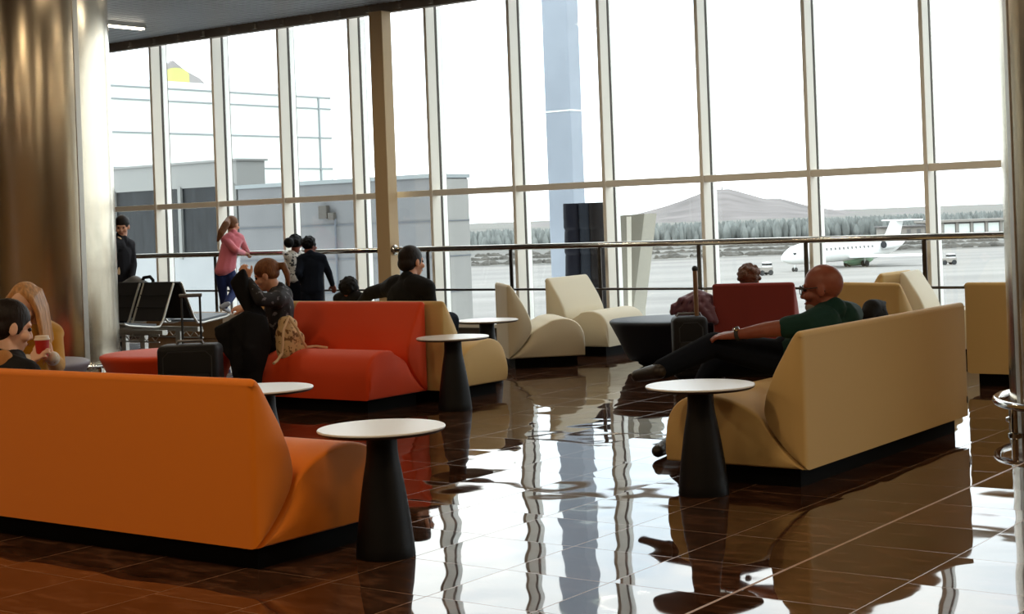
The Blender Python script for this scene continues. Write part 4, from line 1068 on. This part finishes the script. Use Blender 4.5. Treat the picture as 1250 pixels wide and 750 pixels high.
o = obj('scrub', b, M_scrub); o['kind'] = 'stuff'; tag(o, 'low dry scrub strips along the far runway edge', 'scrub')
# hills
def hill(name, lab, ridge, d, depth, m, amp):
    b = B(); nx, ny = 170, 26; rows = []
    for j in range(ny):
        row = []
        f = j/(ny-1)
        for i in range(nx):
            px = ridge[0][0] + (ridge[-1][0]-ridge[0][0])*i/(nx-1)
            for (xa, ya), (xb, yb) in zip(ridge, ridge[1:]):
                if xa <= px <= xb: yy = ya + (yb-ya)*(px-xa)/(xb-xa); break
            dd = d + depth*f
            top = at(px, yy, d+depth*.55).z
            prof = math.sin(min(1, f/.55)*PI/2)**1.1 if f < .55 else 1-.9*((f-.55)/.45)**1.5
            p = at(px, 285, dd)
            nz = noise.fractal(V((p.x*.006, p.y*.006, 0)), .9, 2., 5)*amp*math.sin(PI*min(1, f+.02))
            row.append(b.verts.new((p.x, p.y, ZG + (top-ZG)*prof + nz*(0.25 if .45 < f < .65 else 1))))
        rows.append(row)
    for r0, r1 in zip(rows, rows[1:]):
        for i in range(nx-1): b.faces.new((r0[i], r0[i+1], r1[i+1], r1[i]))
    o = obj(name, b, m, angle=180); o['kind'] = 'structure'; return o
hill('hill', '', [(380, 285), (560, 285), (620, 279), (655, 274), (690, 272), (720, 274), (760, 268), (790, 259), (830, 247), (855, 238), (872, 233.5), (890, 233), (910, 238), (935, 244), (955, 243), (975, 248), (995, 253), (1012, 256), (1040, 261), (1075, 264), (1092, 260), (1110, 258), (1150, 259), (1180, 263), (1250, 258), (1350, 262)], 1500, 900, M_hill, 5)
p = at(883, 233, 1990)
t = thing('hilltop_mast', 'tiny mast and hut on top of the far hill', 'mast', (p.x, p.y, p.z-1))
b = B(); add_box(b, (4, 0, 1.2), (9, 5, 3.2)); obj('hut', b, M_bldd, t, smooth=False)
b = B(); add_tube(b, [(-2, 0, 0), (-2, 0, 6)], .8, 6); obj('mast_pole', b, M_bldd, t)
# far town roofs on the ridge at right
for i in range(12):
    p = at(1176+i*5.2+rn.uniform(-.5, .5), 259.5-i*.15, 1960)
    b = B(); add_box(b, (0, 0, 0), (2.6, 4, 5+rn.uniform(0, 2.5)))
    o = obj('hill_house', b, M_bld, smooth=False, loc=p); tag(o, 'tiny house among a row on the ridge above the far hangar', 'house', 'houses on the far ridge')

# ------------------------------------------------------------------ LIGHT, SKY, CAMERA
W = bpy.data.worlds.new('overcast sky'); bpy.context.scene.world = W; W.use_nodes = True
n = W.node_tree.nodes; l = W.node_tree.links; bg = n['Background']
tc = n.new('ShaderNodeTexCoord'); nz = n.new('ShaderNodeTexNoise'); nz.inputs['Scale'].default_value = 4.5; nz.inputs['Detail'].default_value = 6; nz.inputs['Roughness'].default_value = .55
mp = n.new('ShaderNodeMapping'); mp.inputs['Scale'].default_value = (1, 1, 2.2); l.new(tc.outputs['Generated'], mp.inputs[0]); l.new(mp.outputs[0], nz.inputs['Vector'])
r = n.new('ShaderNodeValToRGB'); e = r.color_ramp.elements
e[0].position = .40; e[0].color = (.80, .90, 1.0, 1); e[1].position = .62; e[1].color = (1.15, 1.16, 1.16, 1)
l.new(nz.outputs[0], r.inputs[0]); l.new(r.outputs[0], bg.inputs['Color']); bg.inputs['Strength'].default_value = SKY
sc = bpy.context.scene
cd = bpy.data.cameras.new('camera'); co = bpy.data.objects.new('camera', cd); C.objects.link(co)
cd.sensor_fit = 'HORIZONTAL'; cd.sensor_width = 36; cd.lens = FPX/1250*36; cd.shift_y = -(375-HY)/1250; cd.clip_end = 9000; cd.clip_start = .05
M = Matrix(((cy_, 0, sy_), (sy_, 0, -cy_), (0, 1, 0))).to_4x4()      # columns: right, up, back
M = M @ Matrix.Rotation(-ROLL, 4, 'Z')
co.matrix_world = Matrix.Translation((0, 0, EYE)) @ M
sc.camera = co
sc.view_settings.view_transform = 'Standard'; sc.view_settings.look = 'None'; sc.view_settings.gamma = 1; sc.view_settings.exposure = EXPOSURE
sc.view_settings.use_curve_mapping = False
sc.cycles.max_bounces = 10; sc.cycles.transparent_max_bounces = 16
